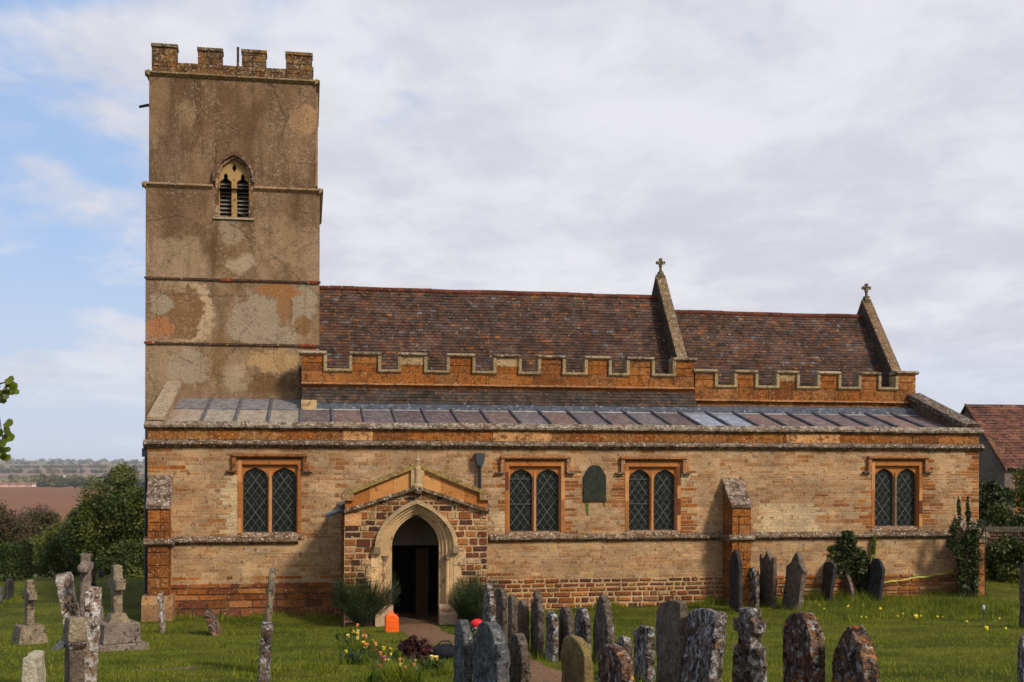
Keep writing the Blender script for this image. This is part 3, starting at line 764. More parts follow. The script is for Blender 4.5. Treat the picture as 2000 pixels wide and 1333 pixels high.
c = t.mix(t.math('MULTIPLY', t.math('MULTIPLY', t.ramp(t.noise(v, 17, 6, .75), .55, .62), t.ramp(t.noise(v, 1.1, 4), .42, .6)), .8), c, C(74, 56, 44))
strk = t.noise(t.scale(v, (5, 5, .35)), 1.0, 5, .6); c = t.mix(t.math('MULTIPLY', t.ramp(strk, .52, .68), .45), c, t.mix(1, c, (.55, .52, .5, 1), 'MULTIPLY'))
crk = t.add('TexVoronoi', feature='DISTANCE_TO_EDGE'); t.con(crk, 'Vector', t.vmath('ADD', v, t.noise(v, 2.5, 4, .7))); t.con(crk, 'Scale', .55)
c = t.mix(t.math('MULTIPLY', t.ramp(crk.outputs['Distance'], .012, .002), .55), c, C(70, 54, 42))
t.con(b, 'Base Color', c); bump(t, b, t.math('ADD', nf, t.math('MULTIPLY', nbb, 2)), .6, .03); M_tower = m

TD = 4.7
tu0, tu1 = cu(284, VT, 600), cu(624, VT, 600); su0, su1 = cu(291, VT+.06, 250), cu(617, VT+.06, 250)
zA = cz(450, 368, VT); zB = cz(450, 152, VT)
bu0, bu1 = cu(428, VT+.15, 400), cu(487, VT+.15, 400); zb0 = cz(457, 426, VT+.15); zbs = cz(457, 352, VT+.15); zbt = cz(457, 320, VT+.15)
tw = MB()
bc = (bu0+bu1)/2; bw = (bu1-bu0)/2+.05
def front(u0, u1, z0, z1, v):
    # front face with the belfry opening left out
    if z1 <= zb0 or z0 >= zbt+.3: tw.quad([(u0, v, z0), (u1, v, z0), (u1, v, z1), (u0, v, z1)]); return
    lo_, hi_ = max(z0, zb0), min(z1, zbt+.25)
    tw.quad([(u0, v, lo_), (bc-bw, v, lo_), (bc-bw, v, hi_), (u0, v, hi_)]); tw.quad([(bc+bw, v, lo_), (u1, v, lo_), (u1, v, hi_), (bc+bw, v, hi_)])
    if z0 < zb0: tw.quad([(u0, v, z0), (u1, v, z0), (u1, v, zb0), (u0, v, zb0)])
    if z1 > hi_: tw.quad([(u0, v, hi_), (u1, v, hi_), (u1, v, z1), (u0, v, z1)])
front(tu0, tu1, -.5, zA, VT); front(su0, su1, zA, zB, VT+.06)
tw.box(tu0, tu1, VT, VT+TD, -.5, zA, skip='fd'); tw.box(su0, su1, VT+.06, VT+TD-.06, zA, zB, skip='fu')
two = tw.build('tower', M_tower, church, recalc=False)
# offset pale angle buttress strip on the south-east corner
q = MB(); z = cz(620, 440, VT)
for (ya, yb_, w_) in ((178, 362, .06), (375, 400, .1), (412, 440, .1)):
    za, zc2 = cz(618, yb_, VT), cz(618, ya, VT)
    zz = za
    while zz < zc2: q.box(su1-.01, su1+w_, VT+.15, VT+.75, zz, min(zz+.34, zc2)-.01, jit(C(170, 140, 110))); zz += .34
q.build('quoin', M_wall, two)
def ringmould(u0, u1, v0, v1, z, prof_h, out, col, name, gapu=None, mat=M_copetrim):
    mb = MB()
    segs = [(u0-out, u1+out)] if gapu is None else [(u0-out, gapu[0]), (gapu[1], u1+out)]
    for a, e in segs: mb.prism([(v0+.02, z-prof_h*.5), (v0-out, z+prof_h*.1), (v0-out, z+prof_h*.35), (v0+.02, z+prof_h*.6)], 'x', a, e, col)
    mb.prism([(u0+.02, z-prof_h*.5), (u0-out, z+prof_h*.1), (u0-out, z+prof_h*.35), (u0+.02, z+prof_h*.6)], 'y', v0-out+.002, v1+out, col)
    mb.prism([(u1-.02, z-prof_h*.5), (u1+out, z+prof_h*.1), (u1+out, z+prof_h*.35), (u1-.02, z+prof_h*.6)], 'y', v0-out+.002, v1+out, col)
    mb.prism([(v1-.02, z-prof_h*.5), (v1+out, z+prof_h*.1), (v1+out, z+prof_h*.35), (v1-.02, z+prof_h*.6)], 'x', u0, u1, col)
    return mb.build(name, mat, two)
ringmould(tu0, tu1, VT, VT+TD, zA, .16, .1, C(166, 134, 98), 'string_course', (bc-bw-.12, bc+bw+.12))
ringmould(su0, su1, VT+.06, VT+TD-.06, zB, .16, .11, C(150, 124, 84), 'cornice')
for yy in (547.5, 673):
    zz = cz(450, yy, VT); bd = MB(); bd.box(tu0-.03, tu1+.03, VT-.05, VT+.01, zz-.03, zz+.03, C(84, 66, 56))
    for (a, e) in ((.42, .5), (.93, .99)) if yy < 600 else ((.0, .05), (.88, .98)): bd.box(tu0+(tu1-tu0)*a, tu0+(tu1-tu0)*e, VT-.062, VT+.0, zz-.035, zz+.035, C(150, 62, 42))
    bd.build('tie_band', M_orange, two)
# tower parapet
tpz0 = zB+.09; tzc = cz(450, 126, VT); tzt = cz(450, 92, VT)
LICH = [C(140, 102, 62), C(120, 82, 48), C(134, 98, 58), C(112, 84, 58)]
tp = MB(); ti0, ti1 = cu(296, VT+.12, 110), cu(610, VT+.12, 110); tv0, tv1 = VT+.12, VT+TD-.12; tth = .42
def wallrow(mb, a, e, z0, z1, fix, axis, pal, hr=(.12, .2), lr=(.2, .5)):
    z = z0
    while z < z1-.01:
        h = random.uniform(*hr); h = z1-z if z1-z-h < .08 else h
        u = a
        while u < e-.01:
            l = random.uniform(*lr); l = e-u if e-u-l < .15 else l
            d_ = random.uniform(0, .02)
            if axis == 'u': mb.box(u+.006, u+l-.006, fix-d_, fix+tth+d_, z+.006, z+h-.006, pick(pal))
            else: mb.box(fix-d_, fix+tth+d_, u+.006, u+l-.006, z+.006, z+h-.006, pick(pal))
            u += l
        z += h
merl_px = [(296, 345), (386, 434), (472, 520), (558, 610)]
mus = [(cu(a, tv0, 110), cu(e, tv0, 110)) for a, e in merl_px]
wallrow(tp, ti0, ti1, tpz0, tzc, tv0, 'u', LICH); wallrow(tp, ti0, ti1, tpz0, tzc, tv1-tth, 'u', LICH)
wallrow(tp, tv0+tth+.03, tv1-tth-.03, tpz0, tzc, ti0, 'v', LICH); wallrow(tp, tv0+tth+.03, tv1-tth-.03, tpz0, tzc, ti1-tth, 'v', LICH)
tp.box(ti0+.02, ti1-.02, tv0+.02, tv0+tth-.02, tpz0, tzc-.02, MORT); tp.box(ti0+.02, ti1-.02, tv1-tth+.02, tv1-.02, tpz0, tzc-.02, MORT)
tp.box(ti0+.02, ti0+tth-.02, tv0+tth, tv1-tth, tpz0, tzc-.02, MORT); tp.box(ti1-tth+.02, ti1-.02, tv0+tth, tv1-tth, tpz0, tzc-.02, MORT)
M_tp = stone_attr('lichened_parapet_stone', white=.42, dark=.6, orange=.35, lsc=9, bst=.9, wcol=C(170, 156, 138), dcol=C(70, 50, 36))
tpo = tp.build('tower_parapet', M_tp, church)
for side in ('f', 'b', 'l', 'r'):
    for k, (a, e) in enumerate(mus):
        h_ = tzt+[.06, .02, .04, .05][k]
        mb = MB()
        if side in 'fb':
            fx = tv0 if side == 'f' else tv1-tth
            wallrow(mb, a, e, tzc, h_-.1, fx, 'u', LICH, (.14, .22), (.25, .5))
            mb.prism([(fx-.04, h_-.14), (fx+tth+.04, h_-.14), (fx+tth+.04, h_-.05), (fx+tth*.5, h_+.01), (fx-.04, h_-.05)], 'x', a-.015, e+.015, jit(C(160, 118, 66) if k > 1 else C(118, 102, 80)))
        else:
            if k in (0, 3): continue
            f0, f1 = (a-ti0)/(ti1-ti0), (e-ti0)/(ti1-ti0); va, ve = tv0+(tv1-tv0)*f0, tv0+(tv1-tv0)*f1
            fx = ti0 if side == 'l' else ti1-tth
            wallrow(mb, va, ve, tzc, h_-.1, fx, 'v', LICH, (.14, .22), (.25, .5)); mb.box(fx-.04, fx+tth+.04, va-.04, ve+.04, h_-.12, h_-.02, jit(C(130, 118, 100)))
        mb.build('merlon', M_tp, tpo)
fp = MB(); up_, _ = ch(465, 100, VT+1.2); fp.box(up_-.04, up_+.03, VT+1.2, VT+1.27, zB, cz(465, 92, VT+1.2), C(70, 56, 50)); fp.build('rear_merlon_sliver', M_orange, church)  # thin dark post standing for the sliver of rear merlon in the crenel
tr_ = MB(); tr_.box(su0+.3, su1-.3, VT+.3, VT+TD-.3, zB-.05, zB+.06, C(100, 100, 105)); tr_.build('tower_roof', M_lead, two)
# spout on the west side, security lamp + pipe
sp_ = MB(); zz = cz(290, 205, VT+.5); sp_.tube([(su0+.1, VT+.5, zz), (su0-.12, VT+.5, zz-.02), (su0-.34, VT+.5, zz-.08)], .05, .04, n=8); sp_.build('water_spout', M_iron, two)
sp_ = MB(); sp_.tube([(uL-.06, .3, -.1), (uL-.06, .3, zU0)], .05, n=8); dpo2 = sp_.build('downpipe', M_iron, church)
sp_ = MB(); zz = cz(285, 885, .1); sp_.box(uL-.14, uL, .02, .22, zz-.1, zz+.12); sp_.build('security_lamp', M_iron, dpo2)

# belfry window: two cusped lights with louvres
TR = C(178, 142, 94)
bf = MB(); vf, vb = VT+.12, VT+.32
mw = .055; zapex = cz(457, 316, vf)
# surround: pointed ring, jambs
def ring(mb, cx, z0, zs, wi, wo, ri, ro, v0, v1, colf, n=14, jambs=True, kind='gothic'):
    """front face between an inner and an outer pointed outline + soffit + extrados"""
    if jambs:
        for s_ in (-1, 1):
            z = z0
            while z < zs-1e-4:
                h = min(random.uniform(.28, .42), zs-z); h = zs-z if zs-z-h < .12 else h
                a, e = sorted((cx+s_*wi, cx+s_*wo)); mb.box(a, e, v0, v1, z+.0015, z+h-.0015, colf()); z += h
    pi_, po_ = [], []
    for k in range(2*n+1):
        f = k/n-1
        s_ = 1 if f >= 0 else -1
        th_ = (1-abs(f))        # 0 at spring, 1 at apex
        def pt(w_, r_):
            R_ = 2*w_; ang = th_*math.pi/3; return (cx+s_*(R_*math.cos(ang)-w_), zs+R_*math.sin(ang)*r_/(math.sqrt(3)*w_))
        pi_.append(pt(wi, ri)); po_.append(pt(wo, ro))
    for k in range(2*n):
        c_ = colf() if k % 3 == 0 else c_
        a, b2, c2, d2 = pi_[k], pi_[k+1], po_[k+1], po_[k]
        mb.quad([(a[0], v0, a[1]), (b2[0], v0, b2[1]), (c2[0], v0, c2[1]), (d2[0], v0, d2[1])], c_)
        mb.quad([(a[0], v0, a[1]), (a[0], v1, a[1]), (b2[0], v1, b2[1]), (b2[0], v0, b2[1])], c_)
        mb.quad([(d2[0], v0, d2[1]), (c2[0], v0, c2[1]), (c2[0], v1, c2[1]), (d2[0], v1, d2[1])], c_)
    return pi_
wi = (bu1-bu0)/2
ring(bf, bc, zb0, zbs, wi, wi+.1, .60, .69, VT-.01, vb, lambda: pick([C(150, 104, 66), C(172, 146, 116), C(120, 90, 66)]))
wob = bf.build('belfry_window', M_cope, church, recalc=False)
hm = MB(); ring(hm, bc, zbs-.1, zbs, wi+.09, wi+.17, .69, .79, VT-.1, VT+.02, lambda: jit(C(110, 80, 58)), jambs=True); hm.build('hood_mould', M_copetrim, wob, recalc=False)
# fill square corners of the opening behind the surround with render
fc = MB()
us = [bc-bw-.02+(2*bw+.04)*k/24 for k in range(25)]
for a, e in zip(us, us[1:]):
    x_ = min(abs(a-bc), abs(e-bc)); w_ = wi+.08; zt_ = zbs+.65/(math.sqrt(3)*w_)*math.sqrt(max(0, 4*w_*w_-(w_+min(x_, w_))**2))
    fc.quad([(a, VT+.03, zt_), (e, VT+.03, zt_), (e, VT+.03, zbt+.45), (a, VT+.03, zbt+.45)])
fc.build('spandrel', M_tower, wob, recalc=False)
trc = MB(); step = 48; nx_, nz_ = 46, 64
zTop = zbs+.60
# tracery as a pierced slab sampled on a fine grid
def solid(u, z):
    x = u-bc
    if abs(x) > wi: return False
    w_ = wi
    if z > zbs:
        if z > zbs+.60/(math.sqrt(3)*w_)*math.sqrt(max(0, 4*w_*w_-(w_+abs(x))**2)): return False
    if abs(x) < mw: 
        pass
    else:
        lw = (wi-mw)/2; lx = abs(x)-mw-lw
        zl = zbs-.06
        if abs(lx) < lw-.015 and z < zl: return False
        if z >= zl and z < zl+.07 and abs(lx) < lw-.02-(z-zl)*1.3: return False
        if z >= zl+.05 and z < zl+.24 and abs(lx) < .062*math.sqrt(max(0, 1-((z-zl-.1)/.14)**2)): return False
    zc2 = zbs+.34
    if abs(x)/.07+abs(z-zc2)/.135 < 1: return False
    return True
du_, dz_ = 2*wi/nx_, (zTop-zb0)/(nz_)
nzz = 120; dz_ = (zTop-zb0)/nzz
for j in range(nzz):
    z = zb0+dz_*(j+.5); run = None
    for i in range(nx_+1):
        u = bc-wi+du_*(i+.5); s_ = i < nx_ and solid(u, z)
        if s_ and run is None: run = i
        if not s_ and run is not None:
            trc.box(bc-wi+du_*run, bc-wi+du_*i, vf, vb-.02, z-dz_/2, z+dz_/2, TR, skip='' if True else ''); run = None
trc.build('tracery', M_dress, wob)
for s_ in (-1, 1):
    for k in range(9):
        zz = zb0+.06+k*.118; lv = MB(); a, e = (bc-wi+.0, bc-mw) if s_ < 0 else (bc+mw, bc+wi)
        if s_ > 0 and k == 0:
            P0, P1 = Vector((a, VT+.3, zz+.16)), Vector((e, VT+.34, zz-.02)); lv.tube([P0, P1], .03, n=4)
        else: lv.prism([(VT+.25, zz-.03), (VT+.25, zz-.005), (VT+.42, zz+.09), (VT+.42, zz+.065)], 'x', a, e)
        lv.build('louvre', plain('louvre_slate', C(120, 112, 104), .7, .2, var=.3) if k == 0 and s_ < 0 else bpy.data.materials['louvre_slate'], wob)
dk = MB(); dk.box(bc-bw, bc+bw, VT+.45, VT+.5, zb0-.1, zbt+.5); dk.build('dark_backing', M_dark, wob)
bs = MB(); bs.prism([(VT-.06, zb0-.08), (VT-.04, zb0-.02), (VT+.3, zb0+.02), (VT+.3, zb0-.1)], 'x', bc-bw-.1, bc+bw+.1, C(160, 142, 118)); bs.build('sill', M_copetrim, wob)

# ------------------------------------------------------------------ porch
vp = -pD
def PU(px): return cu(px, vp)
def PZ(px, py): return cz(px, py, vp)
pa, zap = ch(815, 908, vp); zkl = PZ(680, 965); zbl = PZ(680, 998); zba = PZ(815, 952)
dcx = (PU(767)+PU(860))/2; dwi = (PU(860)-PU(767))/2; zsp = PZ(812, 1068); zdap = PZ(812, 1006)
zpb = -.15
RO = dwi+.33; riseO = PZ(818, 984)-zsp
def ex_porch(z0, z1):
    zm = (z0+z1)/2
    if zm < zsp: return [(dcx-RO+.0, dcx+RO)]
    t_ = (zm-zsp)/riseO
    if t_ >= 1: return []
    ang = math.asin(min(1, t_*math.sqrt(3)/2)); x_ = 2*RO*math.cos(ang)-RO
    return [(dcx-x_+.02, dcx+x_-.02)]
def gable_z(u, zlow, zhigh): return zhigh-(zhigh-zlow)*abs(u-pa)/(pa-pu0)
po_ = MB()
def ex_pg(z0, z1):
    r = ex_porch(z0, z1)
    if z1 > zbl-.05:
        f = (z1-zbl+.02)/(zba-zbl); x_ = (1-f)*(pu1-pu0)/2
        r = r+[(-99, pa-x_), (pa+x_, 99)]
    return r
rubble(po_, pu0, pu1, zpb, zba-.02, vp, (.1, .2), (.16, .42), lambda u, z: pick(DRK+RED[:3]) if random.random() < .85 else pick(TAN), ex_pg, gap=.016, dep=(.005, .03), back=.04, b=.014)
backing(po_, pu0, pu1, zpb, zba+.1, vp+.008, ex_pg, MORT, .03)
jpal = lambda: jit(C(214, 176, 128))
po_.stone(pu0, pu0+.42, PZ(680, 1028), PZ(680, 1003), vp-.03, vp+.1, PALE, .008)
# side walls
for (uu, s_) in ((pu0, -1), (pu1, 1)):
    f0, f1 = sorted((uu, uu-s_*.35))
    po_.box(f0+.005, f1-.005, vp+.03, .0, zpb, zbl, C(110, 76, 54))
    z = zpb
    while z < zbl-.02:
        h = random.uniform(.1, .18); h = min(h, zbl-z); v_ = vp+.02
        while v_ < -.05:
            l = random.uniform(.2, .45); l = min(l, -v_)
            q0, q1 = sorted((uu+s_*random.uniform(.005, .03), uu-s_*.05)); po_.box(q0, q1, v_+.01, v_+l-.01, z+.01, z+h-.01, pick(DRK)); v_ += l
        z += h
porch = po_.build('porch', M_wall, church)
# parapet gable of smooth orange stone between two raked mouldings
gp_ = MB(); n = 3
pc = [C(168, 104, 52), C(184, 118, 66), C(212, 152, 94)]
for s_ in (-1, 1):
    for k in range(n):
        a, e = pa+s_*(pu1-pa)*k/n, pa+s_*(pu1-pa)*(k+1)/n
        dz_t, dz_b = zap-.08, zba
        f = lambda u, zl, zh: zh-(zh-zl)*abs(u-pa)/(pu1-pa)
        gp_.prism([(a+s_*.003, f(a, zbl, zba)), (e-s_*.003, f(e, zbl, zba)), (e-s_*.003, f(e, zkl-.08, zap-.08)), (a+s_*.003, f(a, zkl-.08, zap-.08))], 'y', vp-.04, vp+.3, jit([C(206, 148, 88), C(196, 132, 74), C(172, 108, 54)][k], .08))
gp_.build('gable_parapet', M_dress, porch)
for (zl, zh, out, th_, nm, mt, cc) in ((zkl, zap, .14, .09, 'gable_coping', M_copetrim, C(150, 122, 66)), (zbl, zba, .12, .07, 'raked_string', M_cope, C(130, 108, 84))):
    for s_ in (-1, 1):
        cp = MB(); ue = pa+s_*((pu1-pa)-(.1 if nm == 'gable_coping' else -.02)); N_ = 5
        for k in range(N_):
            a, e = pa+(ue-pa)*k/N_, pa+(ue-pa)*(k+1)/N_; f = lambda u: zh-(zh-zl)*abs(u-pa)/(pu1-pa)
            cp.prism([(a, f(a)-th_*.7), (e, f(e)-th_*.7), (e, f(e)+th_*.5), (a, f(a)+th_*.5)], 'y', vp-out, vp+.34, jit(cc, .2))
        cp.build(nm, mt, porch)
for s_, uu in ((-1, pu0), (1, pu1)):
    kn = MB(); kn.prism([(uu-s_*.22, zkl-.16), (uu+s_*.07, zkl-.16), (uu+s_*.07, zkl-.02), (uu-s_*.02, zkl+.08), (uu-s_*.22, zkl+.06)], 'y', vp-.13, vp+.36, C(160, 122, 80)); kn.build('kneeler', M_copetrim, porch)
# porch roof (lead/stone slates behind the gable)
pr = MB(); f = lambda d: zap-.25-(zap-zkl)*d/(pu1-pa)
for s_ in (-1, 1): pr.prism([(pa, zap-.25), (pa+s_*(pu1-pa+.12), f(pu1-pa+.12)), (pa+s_*(pu1-pa+.12), f(pu1-pa+.12)-.06), (pa, zap-.33)], 'y', vp+.3, .0, C(96, 92, 90))
pr.build('porch_roof', M_lead, porch)
sp_ = MB(); zz = PZ(650, 1003); sp_.tube([(pu0+.05, vp+.9, zz+.05), (pu0-.1, vp+.9, zz+.02), (pu0-.45, vp+.9, zz-.1)], .055, n=8, c=C(130, 134, 142)); sp_.build('lead_spout', M_lead, porch)
# finial: weathered figure-like pinnacle on the apex
fi = MB(); FC = C(190, 160, 120)
prof = [(0, .13), (.12, .13), (.16, .09), (.34, .075), (.5, .09), (.56, .06), (.66, .05), (.7, .065), (.76, .03), (.9, .012)]
z0 = PZ(815, 958)
for (h0, r0), (h1, r1) in zip(prof, prof[1:]): fi.tube([(pa, vp-.1, z0+h0*1.05), (pa, vp-.1, z0+h1*1.05)], r0, r1, n=10, c=FC, cap=False)
fi.box(pa-.16, pa+.16, vp-.12, vp+.3, z0+.08, zap+.02, FC)
fi.build('finial', M_pale, porch)
cb = MB(); cb.tube([(pa, vp-.2, z0+.04), (pa+.02, vp-.24, z0-.05), (pa, vp-.1, z0-.18)], .1, .05, n=9, c=C(120, 100, 80)); cb.build('carved_boss', M_cope, porch)
# arch orders
orders = [(dwi+.24, dwi+.33, .0, vp-.02, vp+.12), (dwi+.15, dwi+.24, 0, vp+.05, vp+.2), (dwi+.07, dwi+.15, 0, vp+.12, vp+.28), (dwi, dwi+.075, 0, vp+.18, vp+.4)]
rise_in = zdap-zsp
am = MB()
for a, e, _, v0, v1 in orders:
    ri = rise_in+(riseO-rise_in)*(a-dwi)/.33; ro = rise_in+(riseO-rise_in)*(e-dwi)/.33
    ring(am, dcx, zpb, zsp, a, e, ri, ro, v0, v1, lambda: jit(C(208, 172, 126), .06), n=12)
ao = am.build('door_arch', M_pale, porch, recalc=False)
hd = MB(); ring(hd, dcx, zsp, zsp, dwi+.33, dwi+.43, riseO, riseO+.11, vp-.12, vp+.02, lambda: jit(C(190, 160, 120), .1), n=12, jambs=False)
for s_ in (-1, 1): hd.box(dcx+s_*(dwi+.38)-.08, dcx+s_*(dwi+.38)+.08, vp-.14, vp+.02, zsp-.16, zsp, C(150, 124, 94))
hd.build('hood_mould', M_pale, ao, recalc=False)
for s_ in (-1, 1):
    sh = MB(); x_ = dcx+s_*(dwi+.19)
    sh.tube([(x_, vp+.02, zpb), (x_, vp+.02, zsp-.35)], .055, n=10, c=jpal()); sh.tube([(x_, vp+.02, zsp-.35), (x_, vp+.02, zsp-.22)], .06, .1, n=10, c=C(150, 124, 94)); sh.build('shaft', M_pale, ao)
    bp = MB(); x0, x1 = sorted((dcx+s_*(dwi-.02), dcx+s_*(dwi+.42))); bp.prism([(vp-.14, zpb), (vp+.1, zpb), (vp+.1, .5), (vp-.02, .5), (vp-.08, .4), (vp-.08, .32), (vp-.14, .26)], 'x', x0, x1, C(196, 166, 132)); bp.build('base_block', M_pale, ao)
    bj = MB(); x0, x1 = sorted((dcx+s_*(dwi+.33), dcx+s_*(dwi+.52)))
    z = .3
    while z < zsp-.3:
        h = random.uniform(.3, .45); w2 = random.choice([0, .12]); bj.stone(x0-(w2 if s_ < 0 else 0), x1+(w2 if s_ > 0 else 0), z, z+h-.006, vp-.028, vp+.1, jpal(), .004); z += h
    bj.build('jamb_stone', M_pale, porch)
# inner doorway in the aisle wall: dark door leaf, grey tympanum
ind = MB()
zty = cz(812, 1058, 0)-.1
ind.box(doorc-.64, doorc+.64, .0, .02, zty, 3.2, C(176, 164, 150)); ind.build('tympanum', M_dress, porch)
rg = MB(); ring(rg, doorc, zpb, zty-.1, .62, .78, 1.0, 1.16, -.06, .05, lambda: jit(C(150, 112, 80), .1), n=8); rg.build('inner_arch', M_dress, porch, recalc=False)
dl = MB(); 
for k in range(6): dl.box(doorc-.62+k*.2, doorc-.62+k*.2+.19, .08, .13, -.1, zty+.05, C(30, 24, 20))
dl.build('inner_door', stone_attr('old_oak', fine=.3), porch)
ol = MB()
for k in range(4): ol.box(dcx+.1+k*.08, dcx+.1+k*.08+.075, vp+1.2, vp+1.26, .02, zsp-.15, C(66, 48, 34))
ol.build('open_gate', bpy.data.materials['old_oak'], porch)
fl_ = MB(); fl_.box(pu0+.1, pu1-.1, vp+.02, .1, -.3, .02, C(96, 74, 56)); fl_.build('porch_floor', M_wall, porch)
#@@PART2
# ------------------------------------------------------------------ background: barn, walls, village
barn = empty('barn', (0, D0, 0), A); tag(barn, 'brown tiled stone barn standing behind the right end of the church', 'barn')
vR_, vE_ = 22.0, 18.8
bu, bz = ch(1885, 790, vR_); ez = cz(1960, 915, vE_)
mb = MB(); tiles(mb, bu, bu+16, vE_-.2, ez, vR_, bz, tw=.3, th=.2, pal=[C(122, 82, 68), C(114, 77, 64), C(130, 88, 72), C(108, 74, 62)])
mb.quad([(bu, vR_, bz), (bu+16, vR_, bz), (bu+16, 2*vR_-vE_, ez), (bu, 2*vR_-vE_, ez)], C(140, 92, 76)); mb.build('roof', M_tile, barn, recalc=False)
mb = MB(); mb.prism([(vE_+.05, -2), (vE_+.05, ez-.05), (vR_, bz-.12), (2*vR_-vE_-.05, ez-.05), (2*vR_-vE_-.05, -2)], 'x', bu+.12, bu+.6, C(120, 104, 92)); mb.build('gable_wall', M_wall, barn)
mb = MB(); rubble(mb, bu+.65, bu+16, -1.5, ez-.02, vE_+.04, (.15, .25), (.3, .7), lambda u, z: pick(ORG) if (u < bu+1.3 and random.random() < .8) else pick([C(140, 98, 74), C(150, 106, 80), C(128, 90, 70)]), lambda a, b_: [], gap=.012)
mb.box(bu+.6, bu+16, vE_+.06, vE_+.5, -2, ez-.03, C(170, 130, 100)); mb.build('front_wall', M_wall, barn)
mb = MB(); mb.tube([(bu+1.1, vE_-.06, -1), (bu+1.1, vE_-.06, ez-.1)], .05, n=6); mb.build('downpipe', M_iron, barn)
mb = MB(); mb.prism([(vE_-.3, ez-.06), (vR_, bz+.03), (vR_, bz-.1), (vE_-.3, ez-.2)], 'x', bu-.04, bu+.04, C(70, 52, 44)); mb.build('bargeboard', M_orange, barn)

bwall = empty('boundary_wall'); tag(bwall, 'low dark stone boundary wall under bushes at the far right of the church', 'wall')
p0, p1 = wp(1900, 1140, 38), wp(2150, 1140, 39)
mb = MB(); ln = (p1-p0).length; ang = math.atan2(p1.y-p0.y, p1.x-p0.x)
rubble(mb, 0, ln, -1.2, 1.45, 0, (.1, .18), (.2, .5), lambda u, z: pick([C(84, 66, 50), C(70, 56, 46), C(96, 76, 56), C(60, 50, 44)]), lambda a, b_: [], gap=.014, dep=(.0, .05))
mb.box(0, ln, .02, .4, -1.2, 1.43, C(66, 56, 46)); o = mb.build('wall', M_wall, bwall)
mb = MB(); mb.prism([(-.06, 1.45), (.46, 1.45), (.4, 1.55), (.2, 1.62), (0, 1.55)], 'x', 0, ln, C(66, 60, 48)); mb.build('coping', M_wall, bwall)
bwall.location = (p0.x, p0.y, ground(p0.x, p0.y)); bwall.rotation_euler = (0, 0, ang)

# leaves -----------------------------------------------------------
def leaf_cloud(n, centers, radii, size, asp=1.6, up=0., shell=.55, rng=None):
    rng = rng or np.random
    k = rng.randint(0, len(centers), n); c_ = np.array(centers)[k]; r_ = np.array(radii)[k]
    d = rng.normal(size=(n, 3)); d /= np.linalg.norm(d, axis=1)[:, None]
    rr = shell+(1-shell)*rng.rand(n)**.6; rr *= 1+.12*rng.normal(size=n)
    p = c_+d*r_*rr[:, None]
    a = rng.normal(size=(n, 3)); a[:, 2] += up; a /= np.linalg.norm(a, axis=1)[:, None]
    b = rng.normal(size=(n, 3)); b -= a*(a*b).sum(1)[:, None]; b /= np.linalg.norm(b, axis=1)[:, None]
    s = (size*(.6+.8*rng.rand(n)))[:, None]
    v = np.stack([p-a*s*.5*asp, p-b*s*.42, p+a*s*.5*asp, p+b*s*.42], 1)
    return v.reshape(-1, 3)
def lobes(rx, ry, rz, n, frac=.38, zc=0):
    cs, rs = [], []
    for _ in range(n):
        th = random.uniform(0, 2*math.pi); ph = math.acos(random.uniform(-.75, 1)); q = random.uniform(.45, .8)
        cs.append((rx*q*math.sin(ph)*math.cos(th), ry*q*math.sin(ph)*math.sin(th), zc+rz*q*math.cos(ph))); f_ = frac*random.uniform(.7, 1.25)
        rs.append((rx*f_, ry*f_, rz*f_*.9))
    cs.append((0, 0, zc)); rs.append((rx*.55, ry*.55, rz*.6))
    return cs, rs
M_bark = plain('bark', C(70, 58, 46), .95, .1, var=.35, sc=9)
def tree(name, label, cat, x, y, zbase, zc, rx, ry, rz, nl, n, size, mat, group=None, frac=.38, trunk=True, twigs=0, tr=.14):
    e = empty(name, (x, y, zbase)); tag(e, label, cat, group)
    cs, rs = lobes(rx, ry, rz, nl, frac, zc-zbase)
    npmesh('crown', leaf_cloud(n, cs, rs, size), 4, mat, e)
    if trunk:
        mb = MB(); H = zc-zbase
        mb.tube([(0, 0, -.4), (.05*H, .02, H*.4), (0, 0, H)], tr, tr*.5, n=7)
        for k in range(min(10, len(cs)-1)):
            c_ = Vector(cs[k]); s_ = Vector((.02*H, 0, H*random.uniform(.3, .8))); mb.tube([s_, s_.lerp(c_, .5)+Vector((0, 0, .1)), c_], tr*.4, tr*.12, n=5)
        for k in range(twigs):
            c_ = Vector(random.choice(cs)); d = Vector((random.gauss(0, 1), random.gauss(0, 1), abs(random.gauss(0, 1))+.3)).normalized(); L = min(1.1, rz*random.uniform(.3, .55))
            mb.tube([c_, c_+d*L*.6+Vector((0, 0, .05)), c_+d*L], .018, .006, n=4)
        mb.build('trunk', M_bark, e)
    return e
ML_dark = leaf_mat('dark_green_leaves', C(44, 58, 16), C(88, 96, 28), C(104, 104, 38), .12, 1.0)
ML_olive = leaf_mat('olive_leaves', C(58, 56, 26), C(92, 84, 42), C(88, 66, 48), .1, .8)
ML_brown = leaf_mat('bare_twigs', C(92, 68, 56), C(120, 92, 78), None, .05, .8)
ML_ivy = leaf_mat('ivy_leaves', C(30, 42, 14), C(80, 90, 40), None, .08, 3)
ML_spring = leaf_mat('spring_leaves', C(96, 112, 30), C(140, 150, 50), None, .3, 3)
def at(px, Y): return wp(px, 900, Y).x
def zat(py, Y, px=1000): return wp(px, py, Y).z
Y = 58; tree('hawthorn_tree', 'large dark green bushy tree close beside the west end of the tower', 'tree', at(248, Y), Y, ground(at(248, Y), Y), zat(1035, Y), 3.1, 2.6, 3.2, 44, 60000, .085, ML_dark, 'trees and bushes beyond the churchyard', twigs=26, frac=.28)
